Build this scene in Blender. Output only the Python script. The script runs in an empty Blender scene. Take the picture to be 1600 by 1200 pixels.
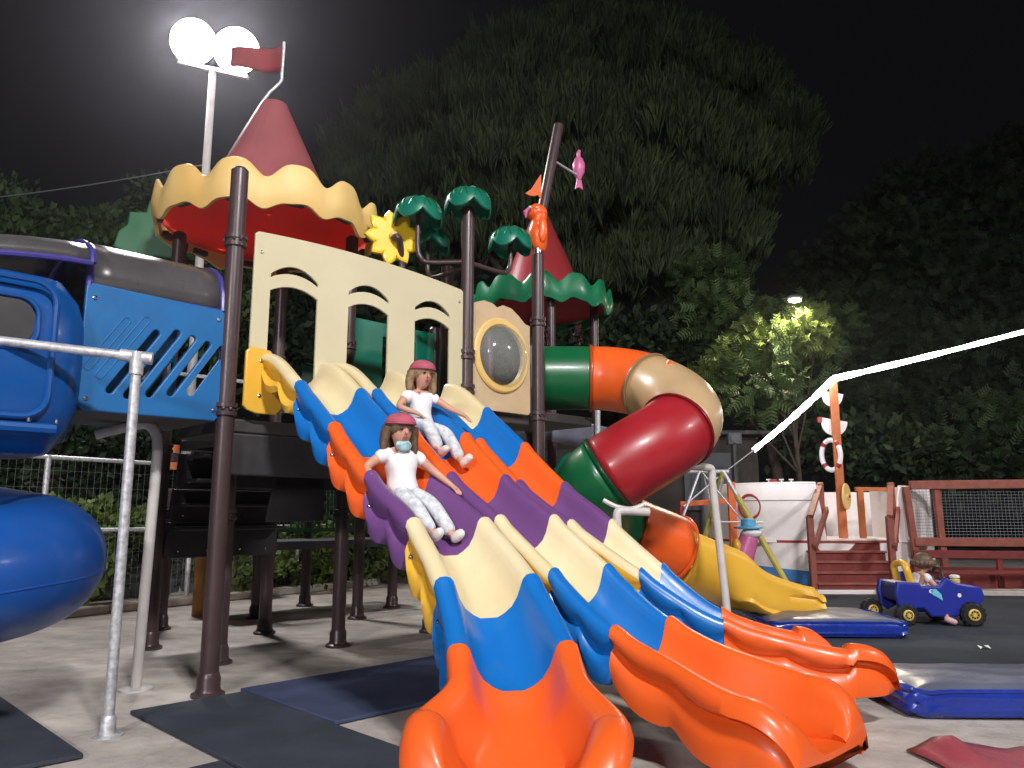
import bpy, math, random
import numpy as np
from mathutils import Vector, Matrix
random.seed(7); rng = np.random.default_rng(7)
S = bpy.context.scene; C = S.collection; PI = math.pi
# ------------------------------------------------------------ camera, sky, lamps, exposure
HCAM = 1.12; PITCH = math.radians(9.46); FPX = 1200.0
cam = bpy.data.objects.new('camera', bpy.data.cameras.new('camera')); C.objects.link(cam)
cam.location = (0, 0, HCAM); cam.rotation_euler = (PI/2 + PITCH, 0, 0)
cam.data.sensor_width = 36; cam.data.lens = 27; cam.data.clip_end = 400; cam.data.clip_start = 0.05
S.camera = cam
W = bpy.data.worlds.new('World'); S.world = W; W.use_nodes = True
bgn = W.node_tree.nodes['Background']
bgn.inputs[0].default_value = (0.55, 0.52, 0.62, 1); bgn.inputs[1].default_value = 0.005
S.view_settings.view_transform = 'Standard'; S.view_settings.look = 'None'
S.view_settings.exposure = 0.28; S.view_settings.gamma = 1.0; S.view_settings.use_curve_mapping = False
S.cycles.use_denoising = True
S.cycles.max_bounces = 6; S.cycles.diffuse_bounces = 3; S.cycles.glossy_bounces = 3
S.cycles.transparent_max_bounces = 12; S.cycles.volume_bounces = 0
S.cycles.sample_clamp_indirect = 4.0
# floodlight masts: (x, y, height, aim point, watts per head)
MASTS = [((-4.66, 11.0), 8.0, (0.6, 2.0, 0.0), 1200),
         ((2.8, -3.6), 8.4, (0.2, 5.6, 0.8), 2200),
         ((11.5, 2.5), 7.0, (6.0, 10.5, 0.0), 1000),
         ((-4.0, -9.5), 5.2, (-.5, 6.0, 1.2), 1500)]

# ------------------------------------------------------------ helpers
cp, sp = math.cos(PITCH), math.sin(PITCH)
def at(px, py, Y):
    a = (px-800)/FPX; b = (600-py)/FPX
    dy = cp - b*sp; dz = sp + b*cp; t = Y/dy
    return Vector((a*t, Y, HCAM + dz*t))
AX, AY0 = -1.8747, 4.983; Q = math.sqrt(.5)
def SL(a, b, z=0.0):                                  # frame of the play structure: a along its front, b to its back
    return Vector((AX + Q*(a-b), AY0 + Q*(a+b), z))
def tag(o, label=None, cat=None, group=None, kind=None):
    if label: o['label'] = label
    if cat: o['category'] = cat
    if group: o['group'] = group
    if kind: o['kind'] = kind
    return o
ORG = {}
def thing(name, label, cat, loc=(0, 0, 0), group=None):
    o = bpy.data.objects.new(name, None); C.objects.link(o); o.location = loc
    o.empty_display_size = .1
    ORG[o.name] = Vector(loc)
    return tag(o, label, cat, group)
def org(o):
    while o is not None:
        if o.name in ORG: return ORG[o.name]
        o = o.parent
    return Vector((0, 0, 0))
def link_mesh(name, me, parent=None, origin=None):
    o = bpy.data.objects.new(name, me); C.objects.link(o)
    if parent is not None: o.parent = parent
    return o
class MB:
    def __init__(s): s.v = []; s.f = []; s.m = []
    def add(s, vs, fs, m=0):
        k = len(s.v); s.v += [Vector(p) for p in vs]
        for f in fs: s.f.append([i+k for i in f]); s.m.append(m)
        return s
    def grid(s, rows, closed=False, m=0, mf=None, cap=False):
        n = len(rows[0]); fs = []; ms = []
        for i in range(len(rows)-1):
            for j in range(n if closed else n-1):
                j2 = (j+1) % n
                fs.append((i*n+j, i*n+j2, (i+1)*n+j2, (i+1)*n+j)); ms.append(mf(i, j) if mf else m)
        if cap:
            fs.append(tuple(range(n-1, -1, -1))); ms.append(m)
            fs.append(tuple((len(rows)-1)*n + j for j in range(n))); ms.append(m)
        k = len(s.v); s.v += [Vector(p) for r in rows for p in r]
        for f, mm in zip(fs, ms): s.f.append([i+k for i in f]); s.m.append(mm)
        return s
    def box(s, c, size, ax=None, m=0):
        c = Vector(c); X, Y, Z = ax if ax else (Vector((1, 0, 0)), Vector((0, 1, 0)), Vector((0, 0, 1)))
        sx, sy, sz = size[0]/2, size[1]/2, size[2]/2
        vs = [c + X*sx*i + Y*sy*j + Z*sz*k for i in (-1, 1) for j in (-1, 1) for k in (-1, 1)]
        return s.add(vs, [(0, 1, 3, 2), (4, 6, 7, 5), (0, 4, 5, 1), (2, 3, 7, 6), (0, 2, 6, 4), (1, 5, 7, 3)], m)
    def bar(s, p, q, w, h, m=0, up=(0, 0, 1)):
        p, q = Vector(p), Vector(q); d = q-p; L = d.length; X = d/L
        U = Vector(up); Y = U.cross(X)
        if Y.length < 1e-4: Y = Vector((0, 1, 0)).cross(X)
        Y.normalize(); Z = X.cross(Y)
        return s.box((p+q)/2, (L, w, h), (X, Y, Z), m)
    def tube(s, pts, r, n=12, m=0, cap=True, closed=False):
        pts = [Vector(p) for p in pts]; N = len(pts)
        rs = r if isinstance(r, (list, tuple)) else [r]*N
        rows = []; prev = None
        for i, p in enumerate(pts):
            if closed: t = pts[(i+1) % N] - pts[i-1]
            else: t = pts[min(i+1, N-1)] - pts[max(i-1, 0)]
            t.normalize()
            if prev is None:
                a = Vector((0, 0, 1)) if abs(t.z) < .9 else Vector((1, 0, 0))
                x = a.cross(t).normalized()
            else: x = (prev - t*prev.dot(t)).normalized()
            prev = x; y = t.cross(x)
            rows.append([p + (x*math.cos(2*PI*k/n) + y*math.sin(2*PI*k/n))*rs[i] for k in range(n)])
        if closed: rows.append(rows[0]); cap = False
        return s.grid(rows, True, m, cap=cap)
    def lathe(s, prof, c=(0, 0, 0), axis=(0, 0, 1), n=24, m=0, cap=True, ref=None):
        c = Vector(c); Z = Vector(axis).normalized()
        a = ref if ref else (Vector((1, 0, 0)) if abs(Z.x) < .9 else Vector((0, 1, 0)))
        Y = Z.cross(Vector(a)).normalized(); X = Y.cross(Z)
        rows = [[c + Z*h + (X*math.cos(2*PI*k/n) + Y*math.sin(2*PI*k/n))*max(r, 1e-4) for k in range(n)] for r, h in prof]
        return s.grid(rows, True, m, cap=cap)
    def ball(s, c, r, n=16, m=0, ax=None):
        c = Vector(c); r = Vector((r, r, r)) if not hasattr(r, '__len__') else Vector(r)
        X, Y, Z = ax if ax else (Vector((1, 0, 0)), Vector((0, 1, 0)), Vector((0, 0, 1)))
        rows = []
        for i in range(n//2+1):
            t = PI*i/(n//2); st, ct = max(math.sin(t), 1e-3), math.cos(t)
            rows.append([c + X*r.x*st*math.cos(2*PI*k/n) + Y*r.y*st*math.sin(2*PI*k/n) - Z*r.z*ct for k in range(n)])
        return s.grid(rows, True, m, cap=True)
    def build(s, name, mats, parent=None, smooth=35, bevel=0, solid=0, label=None, kind=None, seg=2):
        o0 = org(parent) if parent else Vector((0, 0, 0))
        me = bpy.data.meshes.new(name)
        me.from_pydata([tuple(v-o0) for v in s.v], [], s.f)
        for mm in (mats if isinstance(mats, (list, tuple)) else [mats]): me.materials.append(mm)
        me.polygons.foreach_set('material_index', s.m)
        finish(me, smooth)
        o = link_mesh(name, me, parent)
        if solid:
            md = o.modifiers.new('thick', 'SOLIDIFY'); md.thickness = solid; md.offset = 0
        if bevel:
            md = o.modifiers.new('bevel', 'BEVEL'); md.width = bevel; md.segments = seg; md.limit_method = 'ANGLE'; md.angle_limit = math.radians(40)
        if label: o['label'] = label
        if kind: o['kind'] = kind
        return o
def finish(me, smooth=35):
    import bmesh
    bm = bmesh.new(); bm.from_mesh(me)
    bmesh.ops.recalc_face_normals(bm, faces=bm.faces); bm.to_mesh(me); bm.free()
    if smooth:
        me.polygons.foreach_set('use_smooth', [True]*len(me.polygons))
        me.set_sharp_from_angle(angle=math.radians(smooth))
    me.update()
def plate(name, outline, holes, thick, M, mats, parent=None, bevel=.004, label=None):
    """flat board with holes: 2-D outline in metres, M places it (x, y in plane, z thickness)"""
    cu = bpy.data.curves.new(name, 'CURVE'); cu.dimensions = '2D'; cu.fill_mode = 'BOTH'
    cu.extrude = thick/2 - bevel; cu.bevel_depth = bevel; cu.bevel_resolution = 1
    for poly in [outline] + list(holes):
        sp_ = cu.splines.new('POLY'); sp_.points.add(len(poly)-1)
        for i, (x, y) in enumerate(poly): sp_.points[i].co = (x, y, 0, 1)
        sp_.use_cyclic_u = True
    tmp = bpy.data.objects.new('tmp', cu)
    me = bpy.data.meshes.new_from_object(tmp)
    bpy.data.objects.remove(tmp); bpy.data.curves.remove(cu)
    o0 = org(parent) if parent else Vector((0, 0, 0))
    me.transform(Matrix.Translation(-o0) @ M)
    me.materials.clear()
    for mm in (mats if isinstance(mats, (list, tuple)) else [mats]): me.materials.append(mm)
    me.polygons.foreach_set('material_index', [0]*len(me.polygons))
    me.polygons.foreach_set('use_smooth', [True]*len(me.polygons)); me.set_sharp_from_angle(angle=math.radians(35))
    me.name = name
    o = link_mesh(name, me, parent)
    if label: o['label'] = label
    return o
def frame(o, x, y, z):
    return Matrix(((x[0], y[0], z[0], o[0]), (x[1], y[1], z[1], o[1]), (x[2], y[2], z[2], o[2]), (0, 0, 0, 1)))
def FR(a, b, z, out=0):                                # plane of the structure front: x = a, y = up, z = outwards
    return frame(SL(a, b, z) + Vector((Q, -Q, 0))*out, (Q, Q, 0), (0, 0, 1), (Q, -Q, 0))
def copy_tree(o, parent=None):
    c = o.copy(); C.objects.link(c); c.parent = parent
    for ch in o.children: copy_tree(ch, c)
    return c
def smoothpath(pts, k=6):
    pts = [Vector(p) for p in pts]; out = []
    for i in range(len(pts)-1):
        p0, p1, p2, p3 = pts[max(i-1, 0)], pts[i], pts[i+1], pts[min(i+2, len(pts)-1)]
        for j in range(k):
            t = j/k
            out.append(.5*((2*p1) + (p2-p0)*t + (2*p0-5*p1+4*p2-p3)*t*t + (3*p1-p0-3*p2+p3)*t**3))
    out.append(pts[-1]); return out

# ------------------------------------------------------------ materials
def mat(name, col, rough=.5, var=.12, scale=6, bump=0.0, bscale=40, metal=0, spec=.5, col2=None, dirt=0.0, emit=None, estr=0, alpha=None, trans=0, coat=0, sss=0):
    m = bpy.data.materials.new(name); m.use_nodes = True
    nt = m.node_tree; N = nt.nodes; L = nt.links; b = N['Principled BSDF']
    c2 = col2 if col2 else tuple(max(0, c*(1-var)) for c in col); c1 = col if col2 else tuple(min(1, c*(1+var*.6)) for c in col)
    tc = N.new('ShaderNodeTexCoord')
    nz = N.new('ShaderNodeTexNoise'); nz.inputs['Scale'].default_value = scale; nz.inputs['Detail'].default_value = 6
    L.new(tc.outputs['Object'], nz.inputs['Vector'])
    rp = N.new('ShaderNodeValToRGB'); rp.color_ramp.elements[0].position = .32; rp.color_ramp.elements[1].position = .7
    rp.color_ramp.elements[0].color = (*c2, 1); rp.color_ramp.elements[1].color = (*c1, 1)
    L.new(nz.outputs['Fac'], rp.inputs['Fac']); out = rp.outputs['Color']
    if dirt:
        n2 = N.new('ShaderNodeTexNoise'); n2.inputs['Scale'].default_value = scale*4.3; n2.inputs['Detail'].default_value = 9; n2.inputs['Roughness'].default_value = .7
        L.new(tc.outputs['Object'], n2.inputs['Vector'])
        r2 = N.new('ShaderNodeValToRGB'); r2.color_ramp.elements[0].position = .52; r2.color_ramp.elements[1].position = .74
        L.new(n2.outputs['Fac'], r2.inputs['Fac'])
        mm = N.new('ShaderNodeMath'); mm.operation = 'MULTIPLY'; mm.inputs[1].default_value = dirt; L.new(r2.outputs['Color'], mm.inputs[0])
        mx = N.new('ShaderNodeMix'); mx.data_type = 'RGBA'; mx.inputs[7].default_value = (.13, .115, .095, 1)
        L.new(mm.outputs[0], mx.inputs[0]); L.new(out, mx.inputs[6]); out = mx.outputs[2]
    L.new(out, b.inputs['Base Color'])
    mr = N.new('ShaderNodeMapRange'); mr.inputs[3].default_value = max(.03, rough-.09); mr.inputs[4].default_value = min(1, rough+.12)
    n3 = N.new('ShaderNodeTexNoise'); n3.inputs['Scale'].default_value = scale*2.7; n3.inputs['Detail'].default_value = 5
    L.new(tc.outputs['Object'], n3.inputs['Vector']); L.new(n3.outputs['Fac'], mr.inputs[0]); L.new(mr.outputs[0], b.inputs['Roughness'])
    b.inputs['Metallic'].default_value = metal; b.inputs['Specular IOR Level'].default_value = spec
    if coat: b.inputs['Coat Weight'].default_value = coat; b.inputs['Coat Roughness'].default_value = .12
    if sss: b.inputs['Subsurface Weight'].default_value = sss; b.inputs['Subsurface Radius'].default_value = (.03, .015, .01)
    if bump:
        n4 = N.new('ShaderNodeTexNoise'); n4.inputs['Scale'].default_value = bscale; n4.inputs['Detail'].default_value = 4
        L.new(tc.outputs['Object'], n4.inputs['Vector'])
        bp = N.new('ShaderNodeBump'); bp.inputs['Strength'].default_value = bump; bp.inputs['Distance'].default_value = .01
        L.new(n4.outputs['Fac'], bp.inputs['Height']); L.new(bp.outputs[0], b.inputs['Normal'])
    if emit: b.inputs['Emission Color'].default_value = (*emit, 1); b.inputs['Emission Strength'].default_value = estr
    if alpha is not None: b.inputs['Alpha'].default_value = alpha
    if trans: b.inputs['Transmission Weight'].default_value = trans
    return m
pl = dict(rough=.34, scale=2, var=.06, bump=.02, bscale=10, coat=.12, dirt=.08)
M = dict(
    cream=mat('cream_plastic', (.76, .67, .45), col2=(.70, .58, .33), **pl),
    yellow=mat('yellow_plastic', (.78, .47, .06), col2=(.74, .40, .035), **pl),
    blue=mat('blue_plastic', (.006, .150, .50), **pl),
    orange=mat('orange_plastic', (.80, .115, .016), **pl),
    purple=mat('purple_plastic', (.150, .060, .205), **pl),
    chute=mat('royal_blue_plastic', (.008, .082, .36), **pl),
    hood=mat('hood_blue_plastic', (.003, .075, .30), **pl),
    panelblue=mat('matt_blue_board', (.002, .125, .36), rough=.5, scale=5, dirt=.12, bump=.06, bscale=60),
    red=mat('red_plastic', (.34, .014, .022), **pl),
    darkred=mat('dark_red_plastic', (.30, .03, .035), **pl),
    green=mat('green_plastic', (.004, .115, .038), **pl),
    teal=mat('teal_plastic', (.004, .150, .095), **pl),
    bend=mat('faded_bend_plastic', (.56, .40, .23), col2=(.48, .31, .15), **pl),
    roof=mat('faded_red_roof', (.34, .105, .115), rough=.5, scale=3, var=.15, dirt=.12, bump=.1, bscale=12),
    roofin=mat('red_roof_liner', (.75, .06, .035), rough=.5, scale=3),
    val=mat('yellow_valance', (.78, .58, .24), col2=(.72, .45, .13), rough=.5, scale=2.2, dirt=.06),
    valg=mat('green_valance', (.005, .17, .07), rough=.35, scale=2.2, dirt=.08, coat=.15),
    panel=mat('cream_board', (.60, .545, .36), rough=.45, scale=2.5, var=.05, dirt=.06, bump=.03, bscale=80),
    bubpan=mat('sand_board', (.60, .45, .28), col2=(.52, .38, .22), rough=.5, scale=5, dirt=.12, bump=.05),
    post=mat('brown_post_paint', (.062, .037, .040), rough=.33, scale=8, var=.15, dirt=.12, bump=.03, bscale=70),
    dark=mat('dark_plastic', (.034, .032, .036), rough=.5, scale=5, var=.3, dirt=.15),
    deck=mat('deck_coating', (.045, .04, .04), rough=.6, scale=8, dirt=.25),
    steel=mat('galvanised_steel', (.60, .61, .64), rough=.45, metal=.45, scale=35, var=.35, bump=.08, bscale=90),
    white=mat('white_pipe_paint', (.60, .57, .55), rough=.4, scale=7, dirt=.12),
    bolt=mat('bolt_steel', (.55, .55, .55), rough=.25, metal=1),
    smoke=mat('smoky_plastic', (.085, .08, .085), rough=.28, scale=3, var=.2, alpha=.86, dirt=.3),
    violet=mat('violet_trim', (.055, .045, .26), rough=.35, scale=5),
    glass=mat('bubble_plastic', (.55, .57, .55), rough=.07, alpha=.30, scale=3, coat=1),
    hull=mat('white_hull_paint', (.78, .73, .72), rough=.45, scale=2.5, var=.06, dirt=.14, bump=.05, bscale=8),
    hullblue=mat('hull_blue_paint', (.05, .19, .47), rough=.5, scale=3, dirt=.15),
    stripe=mat('red_stripe_paint', (.33, .02, .03), rough=.5, scale=4),
    wood=mat('red_stained_wood', (.26, .068, .046), rough=.55, scale=9, var=.25, dirt=.15, bump=.15, bscale=30),
    woodor=mat('orange_stained_wood', (.47, .13, .035), rough=.5, scale=9, var=.2, dirt=.12, bump=.12, bscale=30),
    woodbr=mat('dark_red_wood', (.17, .022, .018), rough=.6, scale=9, var=.25, dirt=.12, bump=.15, bscale=30),
    tan=mat('yellow_pine_post', (.42, .20, .05), rough=.6, scale=9, var=.25, bump=.15),
    yelpost=mat('yellow_painted_pipe', (.55, .46, .10), rough=.4, scale=8, dirt=.12),
    matblue=mat('blue_rubber', (.058, .074, .145), rough=.92, scale=3, var=.16, bump=.5, bscale=160, dirt=.10, spec=.2),
    matdark=mat('dark_rubber', (.050, .058, .078), rough=.92, scale=3, var=.2, bump=.5, bscale=160, dirt=.14, spec=.2),
    rubber=mat('grey_rubber_floor', (.045, .052, .064), rough=.93, scale=1.1, var=.3, bump=.5, bscale=130, dirt=.2, spec=.2),
    vinyl=mat('blue_vinyl', (.012, .035, .30), rough=.25, scale=5, bump=.25, bscale=18, coat=.3),
    vinylgrey=mat('grey_vinyl', (.105, .115, .165), rough=.3, scale=4, var=.2, bump=.3, bscale=9, dirt=.15),
    skin=mat('skin', (.56, .30, .21), rough=.5, scale=9, var=.08, sss=.12),
    hair=mat('brown_hair', (.13, .075, .045), rough=.5, scale=40, var=.4, bump=.4, bscale=60),
    hairfair=mat('fair_hair', (.30, .19, .10), rough=.5, scale=40, var=.4, bump=.4, bscale=60),
    capred=mat('pink_cap_cloth', (.42, .085, .13), rough=.8, scale=20, bump=.2),
    shirt=mat('white_shirt_cloth', (.78, .77, .80), rough=.85, scale=9, var=.05, bump=.25, bscale=22),
    jeans=mat('pale_denim', (.63, .66, .70), rough=.85, scale=30, var=.3, bump=.3, bscale=120),
    print_=mat('pale_shirt_print', (.35, .55, .60), rough=.85, scale=30, var=.5),
    shoe=mat('white_trainer', (.70, .66, .66), rough=.6, scale=12),
    shoep=mat('pink_sandal', (.68, .42, .46), rough=.6, scale=12),
    eye=mat('eye_dark', (.02, .012, .01), rough=.2), lip=mat('lip', (.45, .13, .12), rough=.4),
    tyre=mat('black_toy_tyre', (.012, .012, .013), rough=.55, scale=12, bump=.3, bscale=40),
    carblue=mat('toy_car_blue', (.018, .030, .30), **pl), carnavy=mat('toy_car_navy', (.012, .016, .11), **pl),
    rim=mat('yellow_wheel_rim', (.70, .50, .12), rough=.35),
    sticker=mat('cyan_sticker', (.15, .55, .65), rough=.4), pink=mat('pink_toy_plastic', (.55, .13, .30), rough=.35, dirt=.1),
    lblue=mat('light_blue_plastic', (.10, .38, .62), rough=.35),
    pine=mat('pine_needles', (.085, .115, .048), rough=.7, scale=1.3, col2=(.024, .038, .019), spec=.25),
    leafd=mat('dark_leaves', (.026, .048, .018), rough=.65, scale=.7, col2=(.010, .020, .008), spec=.3),
    leafm=mat('green_leaves', (.075, .125, .035), rough=.55, scale=1.6, col2=(.034, .065, .02), spec=.3),
    leafy=mat('brightened_leaves', (.16, .22, .05), rough=.55, scale=2.5, col2=(.05, .08, .02), spec=.3),  # brightened leaf green: lamplight on the foliage is put into the colour
    bark=mat('bark', (.075, .055, .042), rough=.9, scale=6, var=.4, bump=.6, bscale=12),
    bulb=mat('floodlight_lens', (1, 1, 1), emit=(1, .97, 1), estr=60),
    led=mat('led_tube_glow', (1, 1, 1), emit=(1, .98, 1.0), estr=14),
    slamp=mat('street_lamp_lens', (1, 1, 1), emit=(1, .86, .66), estr=25),
    wall=mat('dark_rendered_wall', (.045, .038, .034), rough=.9, scale=2, var=.2, dirt=.2),
    shed=mat('grey_sheet_cladding', (.07, .078, .09), rough=.7, scale=3, dirt=.15),
    net=mat('net_twine', (.17, .18, .20), rough=.8), wire=mat('wire_steel', (.35, .37, .37), rough=.5, metal=.5),
    soil=mat('sandy_soil', (.30, .25, .19), rough=.95, scale=4, var=.35, bump=.6, bscale=30),
    orangef=mat('orange_flag_cloth', (.75, .16, .05), rough=.7), redf=mat('red_flag_cloth', (.26, .04, .045), rough=.75),
    tinsel=mat('pink_tinsel', (.75, .35, .45), rough=.15, metal=1, scale=60, var=.8), paper=mat('paper', (.75, .75, .73), rough=.8),
    crimson=mat('crimson_vinyl', (.33, .06, .08), rough=.4, dirt=.2, bump=.3, bscale=20),
)
def concrete():
    m = mat('worn_concrete', (.56, .525, .49), col2=(.41, .38, .355), rough=.86, scale=.9, bump=.45, bscale=55, dirt=.30, spec=.25)
    nt = m.node_tree; N = nt.nodes; L = nt.links; b = N['Principled BSDF']
    src = b.inputs['Base Color'].links[0].from_socket; tc = [n for n in N if n.type == 'TEX_COORD'][0]
    mp = N.new('ShaderNodeMapping'); mp.inputs['Scale'].default_value = (1, 1.5, 1); mp.inputs['Rotation'].default_value = (0, 0, .5)
    L.new(tc.outputs['Object'], mp.inputs[0])
    n = N.new('ShaderNodeTexNoise'); n.inputs['Scale'].default_value = 2.2; n.inputs['Detail'].default_value = 10; n.inputs['Roughness'].default_value = .65
    L.new(mp.outputs[0], n.inputs['Vector'])
    r = N.new('ShaderNodeValToRGB'); r.color_ramp.elements[0].position = .36; r.color_ramp.elements[1].position = .62
    r.color_ramp.elements[0].color = (.72, .70, .68, 1); r.color_ramp.elements[1].color = (1.1, 1.08, 1.06, 1)
    L.new(n.outputs['Fac'], r.inputs[0])
    mx = N.new('ShaderNodeMix'); mx.data_type = 'RGBA'; mx.blend_type = 'MULTIPLY'; mx.inputs[0].default_value = 1
    L.new(src, mx.inputs[6]); L.new(r.outputs[0], mx.inputs[7]); L.new(mx.outputs[2], b.inputs['Base Color'])
    v = N.new('ShaderNodeTexVoronoi'); v.feature = 'DISTANCE_TO_EDGE'; v.inputs['Scale'].default_value = .55
    nw = N.new('ShaderNodeTexNoise'); nw.inputs['Scale'].default_value = 3; L.new(tc.outputs['Object'], nw.inputs['Vector'])
    va = N.new('ShaderNodeVectorMath'); va.operation = 'MULTIPLY_ADD'; va.inputs[1].default_value = (.5, .5, .5)
    L.new(nw.outputs['Color'], va.inputs[0]); L.new(tc.outputs['Object'], va.inputs[2]); L.new(va.outputs[0], v.inputs['Vector'])
    cr = N.new('ShaderNodeValToRGB'); cr.color_ramp.elements[0].color = (.72, .70, .68, 1); cr.color_ramp.elements[1].color = (1, 1, 1, 1)
    cr.color_ramp.elements[0].position = .0; cr.color_ramp.elements[1].position = .008
    L.new(v.outputs['Distance'], cr.inputs[0])
    m2 = N.new('ShaderNodeMix'); m2.data_type = 'RGBA'; m2.blend_type = 'MULTIPLY'; m2.inputs[0].default_value = .45
    L.new(mx.outputs[2], m2.inputs[6]); L.new(cr.outputs[0], m2.inputs[7]); L.new(m2.outputs[2], b.inputs['Base Color'])
    return m
M['concrete'] = concrete()
def translucent(m, f):
    nt = m.node_tree; N = nt.nodes; b = N['Principled BSDF']; t = N.new('ShaderNodeBsdfTranslucent'); mx = N.new('ShaderNodeMixShader'); o = N['Material Output']
    mx.inputs[0].default_value = f; t.inputs[0].default_value = (.95, .10, .06, 1)
    nt.links.new(b.outputs[0], mx.inputs[1]); nt.links.new(t.outputs[0], mx.inputs[2]); nt.links.new(mx.outputs[0], o.inputs['Surface'])
translucent(M['roof'], .2); translucent(M['roofin'], .6)

# ------------------------------------------------------------ ground
def sheet(name, poly, z, m):
    return tag(MB().add([(x, y, z) for x, y in poly], [tuple(range(len(poly)))]).build(name, m, smooth=0), kind='structure')
sheet('ground', [(-70, -30), (70, -30), (70, 110), (-70, 110)], 0, M['concrete'])
sheet('rubber_floor', [(1.75, 6.4), (2.15, 5.05), (3.6, 4.55), (14, 3.2), (26, 3), (26, 11.35), (9.0, 10.9), (4.3, 11.35), (2.6, 11.35), (2.2, 8.6)], .004, M['rubber'])
sheet('planting_soil', [(-16, 5.6), (-5.35, 7.55), (-4.35, 9.15), (-2.4, 12.2), (2.0, 14.5), (2.0, 30), (-30, 30)], .004, M['soil'])
def mat_tile(a0, a1, b0, b1, m, label, z=0.004):
    b = MB(); h = .022
    ps = [SL(a0, b0), SL(a1, b0), SL(a1, b1), SL(a0, b1)]
    b.add([p + Vector((0, 0, z)) for p in ps] + [p + Vector((0, 0, z+h)) for p in ps],
          [(0, 1, 5, 4), (1, 2, 6, 5), (2, 3, 7, 6), (3, 0, 4, 7), (4, 5, 6, 7), (3, 2, 1, 0)])
    o = b.build('rubber_mat', m, bevel=.006)
    return tag(o, label, 'rubber mat', 'rubber mats laid on the concrete')
mat_tile(.19, 1.83, -1.14, -.04, M['matblue'], 'dark blue rubber mat on the concrete under the top of the slides')
mat_tile(-.50, .165, -2.75, -.13, M['matdark'], 'charcoal rubber mat running from the front brown post towards the nearest slide')
mat_tile(-1.25, -.525, -2.6, -1.33, M['matdark'], 'charcoal rubber mat at the bottom edge left of the nearest orange slide end', z=.003)
mat_tile(-2.1, -.93, -.80, 1.1, M['matdark'], 'dark green grey rubber mat in the lower left corner by the galvanised rail')

# ------------------------------------------------------------ play structure
PS = thing('play_structure', 'tall castle play structure with brown posts, cream window wall and blue board', 'play structure', SL(0, 0, 0))
def post(a, b, top, collars=(1.70,), parent=PS, r=.058, world=None, base=0.0, name='post'):
    p = world if world else SL(a, b)
    o = MB().tube([(p.x, p.y, base), (p.x, p.y, top-.02), (p.x, p.y, top)], [r, r, r*.7], 20).build(name, M['post'], parent)
    if base == 0:
        MB().lathe([(r*1.75, 0), (r*1.75, .018), (r*1.35, .03), (r*1.22, .05), (r*1.22, .11), (r*1.02, .14)], (p.x, p.y, 0.001), n=20).build('base_flange', M['post'], o)
    for z in collars:
        cb = MB().lathe([(r*1.02, -.045), (r*1.28, -.04), (r*1.28, -.012), (r*1.12, -.01), (r*1.12, .01), (r*1.28, .012), (r*1.28, .04), (r*1.02, .045)], (p.x, p.y, z), n=20, cap=False).build('collar', M['post'], o)
        bk = MB()
        for d in ((.7, -.7), (-.9, -.4), (.2, -1)): bk.ball((p.x + d[0]*r*1.32, p.y + d[1]*r*1.32, z), .013, 8)
        bk.build('bolt', M['post'], o)
    return o
post(0, 0, 3.46, (1.78, 2.93)); post(2.1, 0, 3.78, (2.15, 2.45, 1.8)); post(3.0, 0, 3.58, (2.0, 2.9))
for a, b, t in [(.5, .96, 1.72), (1.54, .97, 3.62), (2.58, 1.03, 2.95), (.37, 1.97, 3.62), (1.44, 2.06, 3.62), (2.62, 2.3, 2.6), (.84, 2.99, 1.35), (1.88, 3.1, 1.62), (3.44, 2.8, 1.62), (2.81, 3.7, 1.62), (.5, 1.0, 3.62)][:-1]:
    post(a, b, t, (1.66, 1.1) if t < 3 else (1.66, 2.6, 1.1))
post(3.85, .9, 2.95, (2.0,))
# decks
def deck(a0, a1, b0, b1, z, m=None):
    X, Y = Vector((Q, Q, 0)), Vector((-Q, Q, 0)); Z = Vector((0, 0, 1))
    MB().box(SL((a0+a1)/2, (b0+b1)/2, z-.045), (a1-a0, b1-b0, .09), (X, Y, Z)).build('deck_plate', m or M['deck'], PS, bevel=.01)
deck(.07, 2.03, .05, .9, 1.735); deck(.5, 1.5, 1.06, 1.95, 1.735); deck(1.62, 2.5, 1.08, 2.1, 1.735)
deck(2.17, 2.93, .05, .95, 2.0); deck(3.05, 3.85, .05, .85, 2.06)
deck(1.5, 3.6, 2.95, 3.75, .80, M['shed'])
for a0, a1, b, z0, z1 in [(.07, 2.03, .07, 1.36, 1.64), (.56, 1.48, .99, 1.30, 1.64)]:
    MB().box(SL((a0+a1)/2, b, (z0+z1)/2), (a1-a0, .04, z1-z0), (Vector((Q, Q, 0)), Vector((-Q, Q, 0)), Vector((0, 0, 1)))).build('deck_apron', M['dark'], PS, bevel=.012)
# cream window wall
def arc(x0, x1, y, rise, n=14, skew=0.0):
    return [(x0 + (x1-x0)*i/n, y + rise*(1-(2*i/n-1)**2) + skew*(i/n)) for i in range(n+1)]
top = [(0, 1.225), (.02, 1.24)] + [(.02 + 1.86*i/16, 1.24 + .045*(1-(2*i/16-1)**2) - .03*i/16) for i in range(1, 17)] + [(1.9, 1.195)]
out = [(1.9, 0)] + [(0, 0)] + top
holes = []
for x0, w in ((.12, .38), (.755, .375), (1.385, .375)):
    x1 = x0 + w
    holes.append(list(reversed(arc(x0, x1, .855, .075))) + arc(x0, x1, .855-.005, .0, 2)[0:1])
    lo = arc(x0, x1, .845, .055)
    up = arc(x0, x1, .965, .085)
    holes[-1] = up + [(x1, .93)] + [(x, y+.085) for x, y in reversed(arc(x0, x1, .848, .055))][1:-1] + [(x0, .93)]
    holes.append(arc(x0, x1, .845, .055) + [(x1, .06), (x1-.03, .03), (x0+.03, .03), (x0, .06)])
wp = plate('window_panel', out, holes, .022, FR(.14, 0, 1.80), M['panel'], PS, .004, label='cream board with three arched windows above the slides')
bb = MB()
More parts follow.
